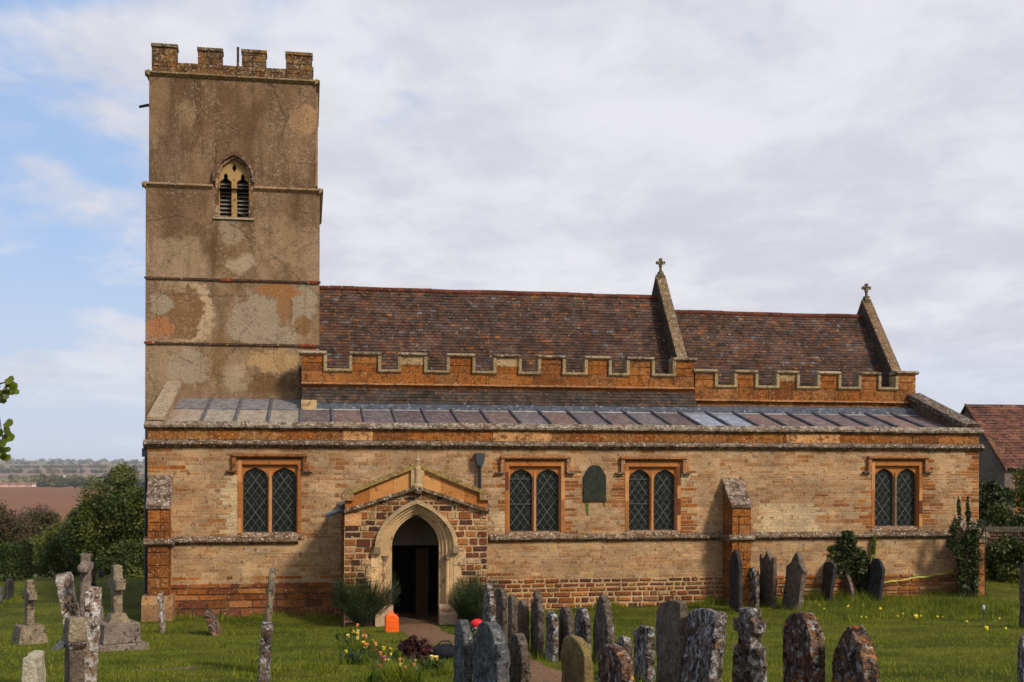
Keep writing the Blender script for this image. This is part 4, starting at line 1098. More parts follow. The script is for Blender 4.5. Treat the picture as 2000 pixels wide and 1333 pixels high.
Y = 54; tree('hawthorn_tree', 'low dark bush at the foot of the large bushy tree, touching the church corner', 'tree', at(262, Y), Y, ground(at(262, Y), Y), zat(1110, Y), 1.9, 1.2, 1.2, 18, 16000, .085, ML_dark, 'trees and bushes beyond the churchyard', twigs=4)
Y = 62; tree('hawthorn_tree', 'dark green bush filling the gap left of the large bushy tree', 'tree', at(140, Y), Y, ground(at(140, Y), Y), zat(1085, Y), 2.2, 1.8, 1.9, 24, 20000, .09, ML_dark, 'trees and bushes beyond the churchyard', twigs=8)
for px_, py_, Yt, rx, rz, mt, lb in ((20, 1068, 74, 2.4, 2.3, ML_olive, 'olive brown bush at the far left edge under the ploughed field'),
                                     (85, 1062, 78, 2.0, 2.0, ML_olive, 'olive bush second from the left under the ploughed field'),
                                     (118, 1085, 70, 1.4, 1.2, ML_dark, 'small green bush in front of the olive hedgerow bushes'),
                                     (48, 1098, 66, 1.7, 1.1, ML_dark, 'low dark green bush above the clipped hedge'),
                                     (68, 1020, 96, 1.7, 1.5, ML_brown, 'leafless purplish brown tree against the ploughed field'),
                                     (-40, 1040, 70, 2.4, 2.6, ML_olive, 'olive tree half outside the left edge of the view')):
    x_ = at(px_, Yt); tree('hedgerow_tree', lb, 'tree', x_, Yt, ground(x_, Yt), zat(py_, Yt), rx, rx, rz, 22, 14000 if mt != ML_brown else 3500, .1 if mt != ML_brown else .07, mt, 'trees and bushes beyond the churchyard', twigs=14, tr=.1)
for px_, py_, Yt, rx, rz, mt, lb in ((1940, 985, 44, .75, .95, ML_ivy, 'dark evergreen bush beside the right corner of the church'),
                                     (1985, 1020, 42, 1.2, 1.25, ML_dark, 'green bush over the boundary wall at the right edge'),
                                     (1935, 1055, 40.5, .55, .6, ML_dark, 'small bush on the boundary wall next to the church corner'),
                                     (2050, 985, 46, 1.6, 1.6, ML_dark, 'bush mostly outside the right edge of the view'),
                                     (1992, 1100, 37, 1.0, .95, ML_dark, 'low shrub draped over the front of the boundary wall at the right edge')):
    x_ = at(px_, Yt); tree('shrub', lb, 'bush', x_, Yt, ground(x_, Yt), zat(py_, Yt, 2000), rx, rx, rz, 12, 7000, .085, mt, 'bushes over the boundary wall', twigs=22, tr=.05)
# clipped hedge
Y = 40; hx = at(8, Y); hd_ = empty('clipped_hedge', (hx, Y, ground(hx, Y))); tag(hd_, 'clipped green hedge behind the slate headstones at the far left', 'hedge')
n = 9000; p = np.random.rand(n, 3)*[2.4, 1.2, 1.15]-[1.7, .6, .0]; f_ = np.random.randint(0, 3, n)
p[f_ == 0, 2] = 1.15+np.random.normal(0, .03, (f_ == 0).sum()); p[f_ == 1, 1] = -.6+np.random.normal(0, .03, (f_ == 1).sum()); p[f_ == 2, 0] = .7+np.random.normal(0, .03, (f_ == 2).sum())
a = np.random.normal(size=(n, 3)); a /= np.linalg.norm(a, axis=1)[:, None]; b = np.cross(a, np.random.normal(size=(n, 3))); b /= np.linalg.norm(b, axis=1)[:, None]
npmesh('foliage', np.stack([p-a*.04, p-b*.03, p+a*.04, p+b*.03], 1).reshape(-1, 3), 4, leaf_mat('hedge_leaves', C(50, 62, 20), C(82, 92, 34), None, .15, 3), hd_)
mb = MB()
for k in range(5): mb.tube([(-1.5+k*.5, 0, -.2), (-1.5+k*.5, 0, .9)], .04, .02, n=5)
mb.build('stem', M_bark, hd_)

# far village: houses, and woods that read as a mass
M_farw = plain('far_house_wall', C(190, 150, 126), .9, .1, var=.15, sc=.2); M_farw2 = plain('far_house_render', C(214, 206, 196), .9, .1); M_farr = plain('far_house_roof', C(128, 96, 86), .9, .1, var=.2, sc=.2)
hs_ = [(6, 16, 7, 0), (22, 15, 6, 0), (38, 18, 6, 0), (52, 13, 6, 0), (64, 10, 6, 1), (75, 11, 7, 0), (88, 12, 6, 0), (104, 9, 6, 0), (127, 7, 9, 1)]
hn = ['first from the left edge', 'second from the left edge', 'third from the left edge', 'fourth from the left edge', 'fifth from the left, pale walled', 'sixth from the left edge', 'seventh from the left edge', 'last before the woods', None]
for k, (px_, wd, hh, wh) in enumerate(hs_):
    Yh = 1760+k*9 if k < 8 else 2700; x_ = at(px_, Yh); z_ = ground(x_, Yh)
    lb = 'tiny far house beyond the ploughed field, '+hn[k] if hn[k] else 'single white house far behind the village trees'
    e = tag(empty('village_house', (x_, Yh, z_), random.uniform(-.4, .4)), lb, 'house', 'far village houses')
    mb = MB(); mb.box(-wd*.5, wd*.5, -4, 4, -1, hh*.6); mb.build('wall', M_farw2 if wh else M_farw, e)
    mb = MB(); mb.prism([(-4.5, hh*.6), (0, hh*1.15), (4.5, hh*.6)], 'x', -wd*.55, wd*.55); mb.build('roof', M_farr, e)
ML_far = leaf_mat('far_wood_leaves', C(56, 62, 36), C(92, 92, 52), C(120, 112, 60), .1, .02)
def far_wood(name, Yw, x0, x1, h, n, size, mat, dens=24):
    cs, rs = [], []
    for k in range(dens):
        x_ = random.uniform(x0, x1); yy = Yw+random.uniform(-60, 60); g_ = ground(x_, yy); hh = h*random.uniform(.5, 1.2)
        cs.append((x_, yy, g_+hh*.45)); rs.append((hh*random.uniform(.7, 1.6), hh, hh*.6))
    o = npmesh(name, leaf_cloud(n, cs, rs, size, shell=.3), 4, mat); tag(o, kind='stuff'); return o
ML_far2 = leaf_mat('far_yellow_trees', C(120, 112, 62), C(150, 140, 84), None, .1, .02)
L = lambda px_, Yw: at(px_, Yw)
far_wood('distant_trees', 1860, L(-60, 1860), L(320, 1860), 13, 9000, 3.2, ML_far2, 40)
far_wood('distant_trees', 1820, L(95, 1820), L(330, 1820), 13, 9000, 3.0, ML_far, 26)
far_wood('distant_trees', 1800, L(-120, 1800), L(12, 1800), 18, 5000, 3.0, ML_far, 10)
for Yw, h, d_ in ((2500, 15, 60), (3300, 16, 80), (4300, 18, 90), (5600, 20, 120), (7400, 24, 150)):
    far_wood('distant_woodland', Yw, L(-80, Yw), L(420, Yw), h*.7, 4000, h*.25, ML_far, d_//2)
for Yw in (2200, 3600, 6200): far_wood('distant_woodland', Yw, L(1850, Yw), L(2150, Yw), 18, 3000, 5, ML_far, 30)

# haze -------------------------------------------------------------
mb = MB(); mb.box(-9800, 9800, -260, 9800, -46, 26)
m = bpy.data.materials.new('haze'); m.use_nodes = True; nt = m.node_tree; nt.nodes.remove(nt.nodes['Principled BSDF'])
vol = nt.nodes.new('ShaderNodeVolumePrincipled'); vol.inputs['Color'].default_value = (.93, .95, 1, 1); vol.inputs['Density'].default_value = 6e-5; vol.inputs['Anisotropy'].default_value = 0
nt.links.new(vol.outputs[0], nt.nodes['Material Output'].inputs['Volume'])
hz = mb.build('haze', m); tag(hz, kind='stuff')

# ------------------------------------------------------------------ graves
GM = dict(
    dark=grave_mat('grave_grey_brown', C(80, 68, 57), C(108, 94, 80), .36, .14, .25, wcol=C(166, 164, 162)),
    crust=grave_mat('grave_white_crust', C(110, 84, 62), C(150, 130, 112), .72, .2, .35, wcol=C(206, 198, 188)),
    heavy=grave_mat('grave_white_lichen', C(76, 60, 50), C(112, 96, 82), .6, .2, .4, wcol=C(186, 184, 182)),
    orange=grave_mat('grave_orange_lichen', C(72, 50, 40), C(110, 84, 66), .46, .48, .45, wcol=C(186, 182, 176)),
    blue=grave_mat('grave_blue_grey', C(72, 72, 70), C(100, 100, 97), .34, .26, .25, wcol=C(176, 180, 184)),
    slate=grave_mat('grave_slate', C(52, 49, 49), C(68, 64, 62), .08, .0, .1),
    slab=grave_mat('grave_brown_slab', C(90, 76, 64), C(114, 98, 84), .22, .05, .1),
    sand=grave_mat('grave_olive_sandstone', C(118, 100, 60), C(134, 114, 72), .0, .0, .0, green=.6),
    pale=grave_mat('grave_pale_stone', C(160, 150, 128), C(178, 168, 146), .1, .04, .1),
    cross=grave_mat('cross_lichened_stone', C(116, 102, 82), C(146, 130, 106), .15, .12, .2, wcol=C(200, 195, 185)),
    grey=grave_mat('plinth_grey_stone', C(112, 98, 88), C(138, 122, 108), .08, .02, .1))
def profile(style, w, h):
    hw = w/2
    arc = lambda cx, cz_, rx, rz, a0, a1, n=9: [(cx+rx*math.cos(R(a0+(a1-a0)*k/(n-1))), cz_+rz*math.sin(R(a0+(a1-a0)*k/(n-1)))) for k in range(n)]
    if style == 'round': return [(-hw, 0), (hw, 0)]+arc(0, h-hw*.75, hw, hw*.75, 0, 180, 13)
    if style == 'low': return [(-hw, 0), (hw, 0)]+arc(0, h-hw*.45, hw, hw*.45, 0, 180, 13)
    if style == 'gothic':
        r = 2*w*.5; q = h-w*.8
        pts = [(-hw, 0), (hw, 0)]
        for k in range(9):
            a = R(60)*k/8; pts.append((2*hw*math.cos(a)-hw, q+2*hw*math.sin(a)*w*.8/(math.sqrt(3)*hw)))
        for k in range(7, -1, -1):
            a = R(60)*k/8; pts.append((-(2*hw*math.cos(a)-hw), q+2*hw*math.sin(a)*w*.8/(math.sqrt(3)*hw)))
        return pts
    if style == 'shoulder': return [(-hw, 0), (hw, 0), (hw, h*.78)]+arc(hw*.86, h*.8, hw*.14, h*.04, 0, 90, 4)+arc(0, h*.84, hw*.72, h*.16, 0, 180, 11)+arc(-hw*.86, h*.8, hw*.14, h*.04, 90, 180, 4)+[(-hw, h*.78)]
    if style == 'spire': return [(-hw, 0), (hw, 0), (hw*.95, h*.66), (hw*1.08, h*.74), (hw*.55, h*.82), (hw*.3, h*.93), (0, h), (-hw*.3, h*.93), (-hw*.55, h*.82), (-hw*1.08, h*.74), (-hw*.95, h*.66)]
    if style == 'triple': return [(-hw, 0), (hw, 0), (hw, h*.9), (hw*.8, h*.93), (hw*.6, h*.85), (hw*.3, h*.9), (0, h), (-hw*.3, h*.9), (-hw*.6, h*.84), (-hw*.85, h*.93), (-hw, h*.9)]
    if style == 'scroll': return [(-hw, 0), (hw, 0), (hw, h*.8), (hw*.8, h*.86)]+arc(0, h*.86, hw*.66, h*.14, 5, 175, 11)+[(-hw*.8, h*.86), (-hw, h*.8)]
    if style == 'slant': return [(-hw, 0), (hw, 0), (hw, h*.84), (hw*.6, h*.93), (0, h*.985), (-hw*.7, h), (-hw, h)]
    if style == 'wave': return [(-hw, 0), (hw, 0), (hw, h*.99), (hw*.5, h), (0, h*.97), (-hw*.5, h*.92), (-hw, h*.86)]
    return [(-hw, 0), (hw, 0), (hw, h), (-hw, h)]
TX = []
for nm, sc_ in (('coarse_chips', .22), ('fine_chips', .06)):
    tx_ = bpy.data.textures.new(nm, 'CLOUDS'); tx_.noise_scale = sc_; tx_.noise_depth = 3; TX.append(tx_)
def weather(o, Z, k=1.0):
    rm = o.modifiers.new('remesh', 'REMESH'); rm.mode = 'VOXEL'; rm.voxel_size = .016 if Z < 16 else .022; rm.use_smooth_shade = True
    for tx_, st in zip(TX, (.045*k, .02*k)):
        d_ = o.modifiers.new('weathering', 'DISPLACE'); d_.texture = tx_; d_.texture_coords = 'GLOBAL'; d_.strength = st; d_.mid_level = .5
def headstone(px, wpx, topy, Z, label, style='round', mat='dark', w=.65, t=.11, lean=0, pitch=0, group='headstones in the churchyard', base=None, flip=1, name='headstone', rough=.006):
    x = at(px, Z) if base is None else base.x
    if base is not None: Z = base.y
    zg = ground(x, Z); zt = wp(px, topy, Z).z; h = max(.25, (zt-zg)/max(.8, math.cos(R(lean))))
    # turn so that the apparent width matches
    app = wpx*Z/F; vray = math.atan2(Z, x); phi = abs(R(90)+A-vray)
    w = min(.95, max(.42, (app-t*math.cos(phi))/max(.02, math.sin(phi))))
    best = min(range(0, 181), key=lambda q: abs(w*math.sin(R(q/2))+t*math.cos(R(q/2))-app))/2
    yaw = vray+flip*R(best)
    mb = MB(); pf_ = profile(style, w, h+.15); n = len(pf_)
    mb.prism([(p[0], p[1]-.15) for p in pf_], 'y', -t/2, t/2)
    o = mb.build(name, GM[mat]); weather(o, Z)
    M_ = Matrix.Translation((x-math.tan(R(lean))*h*.5, Z, zg)) @ Matrix.Rotation(R(lean), 4, 'Y') @ Matrix.Rotation(R(pitch), 4, 'X') @ Matrix.Rotation(yaw, 4, 'Z')
    o.matrix_world = M_
    tag(o, label, 'headstone', group); return o
H = headstone
# nearest row, along the bottom of the picture
H(906, 38, 1212, 14.2, 'narrow blue-grey headstone with lichened edge, leftmost of the front row beside the path', 'round', 'blue', .75)
H(959, 73, 1216, 13.2, 'broad dark shouldered headstone with grey and orange lichened edge, second of the front row', 'shoulder', 'blue', .85, .14)
H(1016, 44, 1238, 13.8, 'dark headstone with brown speckled edge, third of the front row', 'shoulder', 'dark', .7, .12)
H(1127, 63, 1244, 14.0, 'smooth plain olive-brown headstone with rounded corner top in the front row', 'low', 'sand', .7, .11)
H(1203, 72, 1262, 12.6, 'low rounded brown headstone, golden with lichen, right of the olive one', 'low', 'orange', .62, .14)
H(1221, 33, 1243, 16.6, 'small dark rounded headstone peeping out behind the low golden-brown one', 'round', 'heavy', .5)
H(1259, 43, 1220, 15.5, 'short grey lichen-flecked headstone just left of the tall leaning pair', 'slant', 'heavy', .6)
H(1313, 62, 1168, 13.6, 'tall grey-brown headstone with a top sloping down to the right, left of the leaning pair', 'slant', 'slab', .8, .1)
H(1370, 82, 1186, 12.8, 'broad dark headstone leaning right, covered with white and grey lichen', 'slant', 'heavy', .85, .14, lean=6)
H(1570, 82, 1198, 12.4, 'round-topped headstone dark on its face with a bright orange lichened edge', 'round', 'orange', .68, .16)
H(1672, 94, 1222, 11.8, 'broad round-pointed reddish brown headstone with white lichen, rightmost of the front row', 'gothic', 'orange', .72, .16)
H(2004, 28, 1240, 13.0, 'headstone cut off by the right edge of the view, near the bottom', 'round', 'heavy', .7)
H(2003, 22, 1100, 25.0, 'dark headstone cut off by the right edge, level with the boundary wall', 'round', 'dark', .7)
# middle rows
H(956, 28, 1138, 21.0, 'pointed brown headstone with a white lichened tip beside the porch bush', 'gothic', 'heavy', .6)
H(981, 24, 1150, 22.0, 'flat-sided grey slab with tan edge right of the white-tipped pointed headstone', 'low', 'dark', .6)
H(1002, 20, 1162, 20.0, 'thin dark brown headstone between the grey slab and the pale flecked one', 'round', 'dark', .6)
H(1023, 24, 1173, 20.5, 'grey headstone with pale flecks left of the tall pointed black-tipped one', 'round', 'slab', .6)
H(1051, 28, 1152, 20.0, 'narrow pointed dark headstone with brown lichened edge in the middle row', 'spire', 'dark', .5)
H(1079, 26, 1195, 19.0, 'small white-lichened headstone, lowest of the middle row', 'round', 'heavy', .5)
H(1107, 31, 1186, 19.0, 'dark headstone with golden edge left of the tall gothic one', 'round', 'dark', .6)
H(1139, 34, 1188, 19.5, 'dark headstone mottled white, touching the tall gothic one', 'round', 'heavy', .6)
H(1180, 46, 1162, 18.5, 'tall smooth gothic-arched headstone, highest of the middle row', 'gothic', 'dark', .66, .12)
# row along the church wall
def HB(px, wpx, topy, by, *a, **k):
    g = gp(px, by); return H(px, wpx, topy, g.y, *a, **k)
HB(1438, 26, 1073, 1194, 'tall slate gothic-topped headstone standing against the middle buttress', 'gothic', 'slate', .7)
HB(1471, 26, 1108, 1184, 'small pointed lichened headstone between the buttress and the three-pointed one', 'gothic', 'heavy', .5)
HB(1501, 34, 1076, 1184, 'grey headstone with a three-pointed top against the church wall', 'triple', 'slab', .62, lean=0)
HB(1554, 40, 1079, 1190, 'tall dark spire-topped headstone leaning right near the church wall', 'spire', 'slab', .62, .14, lean=7)
HB(1618, 27, 1097, 1172, 'plain slate headstone leaning right at the left side of the ivy', 'low', 'slate', .6, lean=8)
HB(1654, 30, 1120, 1170, 'grey-brown triangular-topped headstone half covered by ivy', 'gothic', 'slab', .6, .1)
HB(1710, 34, 1091, 1172, 'blue-black slate headstone with a scrolled top, rightmost along the church wall', 'scroll', 'slate', .66, .1, lean=7)
# left side
H(19, 18, 1130, 34.0, 'tall dark slate headstone in front of the clipped hedge', 'low', 'slate', .6, flip=-1)
H(2, 10, 1146, 33.0, 'pale grey headstone cut off by the left edge of the view', 'low', 'blue', .6, flip=-1)
H(145, 34, 1120, 14.5, 'narrow leaning headstone seen edge-on, white lichen over rust brown', 'low', 'crust', .7, .17, lean=-10, flip=-1)
H(178, 31, 1146, 13.0, 'tall lichen-whitened headstone seen edge-on at the foot of the thin stone cross', 'gothic', 'crust', .7, .16, lean=3, flip=-1)
H(195, 17, 1183, 23.0, 'small grey rounded headstone left of the cross on a plinth', 'round', 'grey', .5, flip=-1)
H(316, 12, 1160, 26.0, 'thin brown and white headstone seen edge-on beside the corner buttress', 'low', 'crust', .6, .09, lean=-4, flip=-1)
HB(415, 20, 1190, 1240, 'short brown headstone tilting left in the grass below the aisle wall', 'low', 'orange', .5, .1, lean=-22, flip=-1)
H(525, 14, 1109, 17.0, 'very slim tall headstone seen edge-on in front of the left window', 'low', 'cross', .6, .085, lean=5, flip=-1)
H(519, 22, 1216, 14.5, 'low brown lichened headstone seen edge-on at the foot of the slim tall one', 'low', 'heavy', .5, .13, lean=4, flip=-1)
H(68, 44, 1277, 9.8, 'pale square-topped headstone at the bottom left corner', 'flat', 'pale', .5, .11, flip=-1)
H(199, 10, 1122, 40, 'dark headstone in shade before the large bushy tree', 'low', 'slate', .6, flip=-1)
H(183, 9, 1098, 36, 'golden lichened slim headstone behind the thin stone cross', 'low', 'orange', .5, .08, flip=-1)

def stone_cross(name, px, topy, Z, label, armw, shaft, mat, basez=None, arm_drop=.3, yawdeg=16, t=.13, h=None, taper=.8):
    x = at(px, Z); zg = ground(x, Z); zt = wp(px, topy, Z).z; e = empty(name, (x, Z, zg)); tag(e, label, 'cross', 'stone crosses')
    e.rotation_euler = (0, 0, math.atan2(Z, x)+R(yawdeg)); return e, zt-zg
def crossmesh(e, z0, zt, shaft, armw, t, drop, mat, armh=.14):
    mb = MB(); za = zt-drop; q = shaft/2
    mb.v += []; mb.prism([(-q*1.15, z0), (q*1.15, z0), (q, za-armh/2), (-q, za-armh/2)], 'y', -t/2, t/2)
    mb.prism([(-armw/2, za-armh/2), (armw/2, za-armh/2), (armw/2, za+armh/2), (-armw/2, za+armh/2)], 'y', -t*.52, t*.52)
    mb.prism([(-q, za+armh/2), (q, za+armh/2), (q, zt), (-q, zt)], 'y', -t/2, t/2)
    o = mb.build('cross_shaft', GM[mat], e); weather(o, 20, .7); return o
def block(e, nm, hx0, hy0, z0, hx1, hy1, z1, mat):
    mb = MB(); v = [(-hx0, -hy0, z0), (hx0, -hy0, z0), (hx0, hy0, z0), (-hx0, hy0, z0), (-hx1, -hy1, z1), (hx1, -hy1, z1), (hx1, hy1, z1), (-hx1, hy1, z1)]
    for f in ((0, 3, 2, 1), (4, 5, 6, 7), (0, 1, 5, 4), (1, 2, 6, 5), (2, 3, 7, 6), (3, 0, 4, 7)): mb.quad([v[i] for i in f])
    o = mb.build(nm, GM[mat], e); bm = bmesh.new(); bm.from_mesh(o.data); bmesh.ops.remove_doubles(bm, verts=bm.verts, dist=.0005); bmesh.ops.recalc_face_normals(bm, faces=bm.faces); bm.to_mesh(o.data); bm.free()
    md = o.modifiers.new('bevel', 'BEVEL'); md.width = .018; md.segments = 2; return o
g = gp(57, 1258); e, h = stone_cross('stone_cross', 59, 1133, g.y, 'small stone cross leaning on a rough boulder base at the far left', .5, .15, 'cross')
crossmesh(e, .25, h, .15, .44, .15, .3, 'cross', .15); b_ = block(e, 'boulder_base', .3, .3, -.1, .2, .22, .36, 'cross')
g = gp(232, 1268); e, h = stone_cross('stone_cross', 229, 1104, g.y, 'grey stone cross standing on a stepped plinth near the tower', .5, .2, 'cross')
crossmesh(e, .6, h, .2, .5, .17, .34, 'cross', .2); block(e, 'collar', .2, .2, .48, .13, .13, .66, 'cross'); block(e, 'plinth', .36, .34, .14, .345, .32, .5, 'grey'); block(e, 'step', .5, .46, -.1, .48, .44, .14, 'grey')
e, h = stone_cross('stone_cross', 168, 1081, 14.2, 'thin tall grey stone cross with short arms seen edge-on between white-lichened headstones', .4, .14, 'grey', yawdeg=-12)
crossmesh(e, -.1, h, .13, .42, .12, .17, 'grey', .1)
e, h = stone_cross('stone_cross', 147, 1205, 11.6, 'stubby brown shaft with a moulded cap and white crust below the leaning headstone', .4, .14, 'cross')
block(e, 'shaft', .1, .08, -.1, .09, .075, h-.32, 'slab'); block(e, 'cap', .085, .075, h-.32, .12, .1, h-.24, 'heavy'); block(e, 'head', .12, .1, h-.24, .09, .07, h, 'cross'); e['category'] = 'monument'
e, h = stone_cross('stone_cross', 1465, 1188, 13.2, 'short thick lichened stone cross with stub arms in the front row', .4, .2, 'heavy', yawdeg=40)
crossmesh(e, -.1, h, .22, .36, .17, .2, 'heavy', .15); block(e, 'shaft_foot', .2, .11, -.1, .17, .1, h-.42, 'heavy')
# chest tomb, fallen kerb, low kerbs
def slab(name, label, cat, p, q, wdt, hgt, mat, zoff=0):
    d = (q-p); e_ = empty(name, ((p.x+q.x)/2, (p.y+q.y)/2, min(p.z, q.z)), math.atan2(d.y, d.x)); L = math.hypot(d.x, d.y)
    mb = MB(); mb.box(-L/2, L/2, -wdt/2, wdt/2, -.15, hgt); o = mb.build(name, GM[mat], bevel=.02); o.location = e_.location; o.rotation_euler = e_.rotation_euler; bpy.data.objects.remove(e_); tag(o, label, cat); return o
slab('grave_kerb', 'fallen blue-grey stone kerb lying at the foot of the small boulder-based cross', 'kerb', gp(88, 1278), gp(130, 1258), .16, .12, 'blue')
slab('grave_kerb', 'low mossy kerb line half sunk in the grass at the bottom left', 'kerb', gp(225, 1312), gp(385, 1306), .1, .025, 'slab')
slab('chest_tomb', 'low grey chest tomb far back before the dark trees', 'tomb', wp(108, 1150, 42)-Vector((0, 0, .2)), wp(125, 1150, 43)-Vector((0, 0, .2)), .8, .45, 'blue')
slab('low_wall', 'low pale stone ledge behind the cross on the plinth', 'wall', wp(196, 1142, 40), wp(232, 1142, 41), .4, .35, 'blue')

# ------------------------------------------------------------------ ivy, bushes, flowers
def leaves_thing(name, label, cat, loc, v, mat, stems=None):
    e = empty(name, loc); tag(e, label, cat); npmesh('leaves', v, 4, mat, e)
    if stems: stems.build('stem', M_bark, e)
    return e
g = gp(1652, 1170); s_ = g.y/F
cs = [(0, .1, .95), (-.25, .15, 1.3), (.28, .1, 1.25), (.02, .1, 1.6), (.05, 0, 1.82), (.42, 0, .85), (.45, .1, .45), (-.1, .2, .5), (-.38, .1, 1.45), (.5, .1, 1.1)]
rs = [(.36, .25, .4), (.36, .25, .25), (.36, .25, .3), (.3, .22, .25), (.16, .14, .14), (.2, .2, .4), (.13, .18, .4), (.2, .15, .4), (.2, .12, .1), (.2, .15, .15)]
mb = MB()
for k in range(7): mb.tube([(random.uniform(-.2, .3), .1, -.1), (random.uniform(-.25, .35), .1, .8), (random.uniform(-.3, .4), .1, 1.5)], .025, .01, n=5)
leaves_thing('ivy_bush', 'thick dark ivy growing over a headstone against the church wall', 'ivy', (g.x, g.y, g.z-.05), leaf_cloud(6500, cs, rs, .07, 1.2, shell=.4), ML_ivy, mb)
# ivy on the east buttress
cs, rs = [], []
bx, by = c2w(cu(1898, -.8), -.85); bz = ground(bx, by)
for k in range(26):
    f_ = random.random(); zz = 2.1*(f_); sp2 = .28*(.4+.8*zz/2.1)
    cs.append((random.uniform(-.55, .2)*(.55+.5*zz/2.1)-.0, random.uniform(-.1, .1), zz)); rs.append((.12, .1, .3))
cs += [(-.36, 0, 2.3), (-.12, 0, 2.3), (-.4, 0, 2.55), (-.14, 0, 2.6), (-.5, 0, 1.9), (.2, 0, 1.9), (-.6, 0, 1.5)]; rs += [(.05, .05, .3), (.07, .06, .3), (.025, .03, .25), (.025, .03, .22), (.16, .1, .25), (.14, .1, .3), (.12, .1, .2)]
mb = MB()
for k in range(16):
    a = random.uniform(-.35, .15); mb.tube([(a*.5, -.02, -.1), (a*.9, -.02, .6), (a*1.3, 0, 1.5)], .014, .007, n=4)
mb.tube([(.33, -.1, -.2), (.30, -.1, 1.1), (.34, -.08, 1.9)], .016, .012, n=5)
leaves_thing('ivy', 'trailing ivy stems climbing the buttress at the right corner of the church', 'ivy', (bx, by, bz), leaf_cloud(5200, cs, rs, .06, 1.3, shell=.3), ML_ivy, mb)
g = gp(1478, 1186); leaves_thing('nettle_clump', 'small bright green leafy clump behind the three-pointed headstone', 'plant', (g.x, g.y+.6, g.z), leaf_cloud(700, [(0, 0, .75), (.1, 0, .5), (0, 0, .3)], [(.16, .15, .22), (.2, .2, .3), (.2, .2, .3)], .07), leaf_mat('fresh_green_leaves', C(70, 92, 22), C(112, 128, 38), None, .2, 3))
g = gp(1715, 1172); leaves_thing('grass_tuft', 'tall green spike of ivy shoots behind the blue-black slate headstone', 'plant', (g.x, g.y+.5, g.z), leaf_cloud(260, [(.02, 0, 1.35), (.05, 0, 1.6)], [(.05, .05, .3), (.03, .03, .2)], .06), ML_spring)

def strap_bush(name, label, x, y, rad, h, n, mat, spread=.6, base=.25, wl=.02, seg=4):
    vs = []
    for k in range(n):
        if k % 26 == 0: bth, bl, bq = random.uniform(0, 2*math.pi), random.uniform(.5, 1.1), random.random()**.6
        th = bth+random.gauss(0, .22); q = min(1, max(0, bq+random.gauss(0, .12))); bx_, by_ = base*q*math.cos(th), base*q*math.sin(th); L = h*bl*random.uniform(.8, 1.05)
        dx_, dy_ = spread*rad*q*math.cos(th), spread*rad*q*math.sin(th)
        z0 = random.uniform(0, .5)*L
        tt = random.uniform(0, 3.14); wx, wy = wl*math.cos(tt), wl*math.sin(tt)
        P = lambda f: (bx_+dx_*f**1.2+random.gauss(0, .01), by_+dy_*f**1.2, L*f*(1-.12*f*q))
        for s__ in range(seg):
            f0, f1 = (s__+random.uniform(-.1, .2))/seg, (s__+1.1)/seg; a, b2 = P(max(0, f0)), P(f1)
            vs += [(a[0]-wx*.6, a[1]-wy*.6, a[2]), (a[0]+wx*.6, a[1]+wy*.6, a[2]), (b2[0]+wx*.4, b2[1]+wy*.4, b2[2]), (b2[0]-wx*.4, b2[1]-wy*.4, b2[2])]
            if f1 > .35:
                for _ in range(3):
                    c_ = P(random.uniform(f0, f1)); qx, qy, qz = random.gauss(0, .022), random.gauss(0, .022), random.uniform(.01, .045)
                    vs += [(c_[0], c_[1], c_[2]), (c_[0]+qx-wy, c_[1]+qy+wx, c_[2]+qz*.5), (c_[0]+qx*1.3, c_[1]+qy*1.3, c_[2]+qz), (c_[0]+qx+wy, c_[1]+qy-wx, c_[2]+qz*.5)]
    e = empty(name, (x, y, ground(x, y)-.03)); tag(e, label, 'bush', 'bushes beside the porch'); npmesh('foliage', np.array(vs), 4, mat, e)
    mb = MB()
    for k in range(12):
        th = k*.52; mb.tube([(0, 0, 0), (.25*rad*math.cos(th), .25*rad*math.sin(th), h*.35), (.5*rad*math.cos(th), .5*rad*math.sin(th), h*.6)], .012, .006, n=4)
    mb.build('stem', plain('grey_stems', C(112, 108, 116), .9, .1), e); return e
ML_rose = leaf_mat('rosemary_leaves', C(40, 50, 24), C(84, 96, 48), C(70, 74, 74), .1, 2)
g = gp(712, 1222); strap_bush('rosemary_bush', 'upright grey-green bush left of the porch door', g.x, g.y, .62, 1.3, 2100, ML_rose, 1.05, .22, .007)
g = gp(930, 1224); strap_bush('rosemary_bush', 'upright green bush right of the porch door behind the headstones', g.x, g.y, .45, 1.3, 1500, ML_rose, 1.05, .2, .007)
g = gp(808, 1312); vs = leaf_cloud(420, [(-.08, 0, .36), (.16, 0, .34), (.03, 0, .2), (-.02, 0, .44)], [(.14, .14, .1), (.12, .14, .12), (.16, .14, .16), (.08, .1, .06)], .065)
mb = MB()
for k in range(14):
    th = k*.45; mb.tube([(0, 0, 0), (.1*math.cos(th), .1*math.sin(th), .2), (.2*math.cos(th), .16*math.sin(th), .38)], .008, .004, n=4)
leaves_thing('peony_plant', 'dark red-leaved plant rising at the path end of the flower bed', 'plant', tuple(g), vs, leaf_mat('maroon_leaves', C(56, 28, 26), C(96, 48, 44), None, .1, 3), mb)
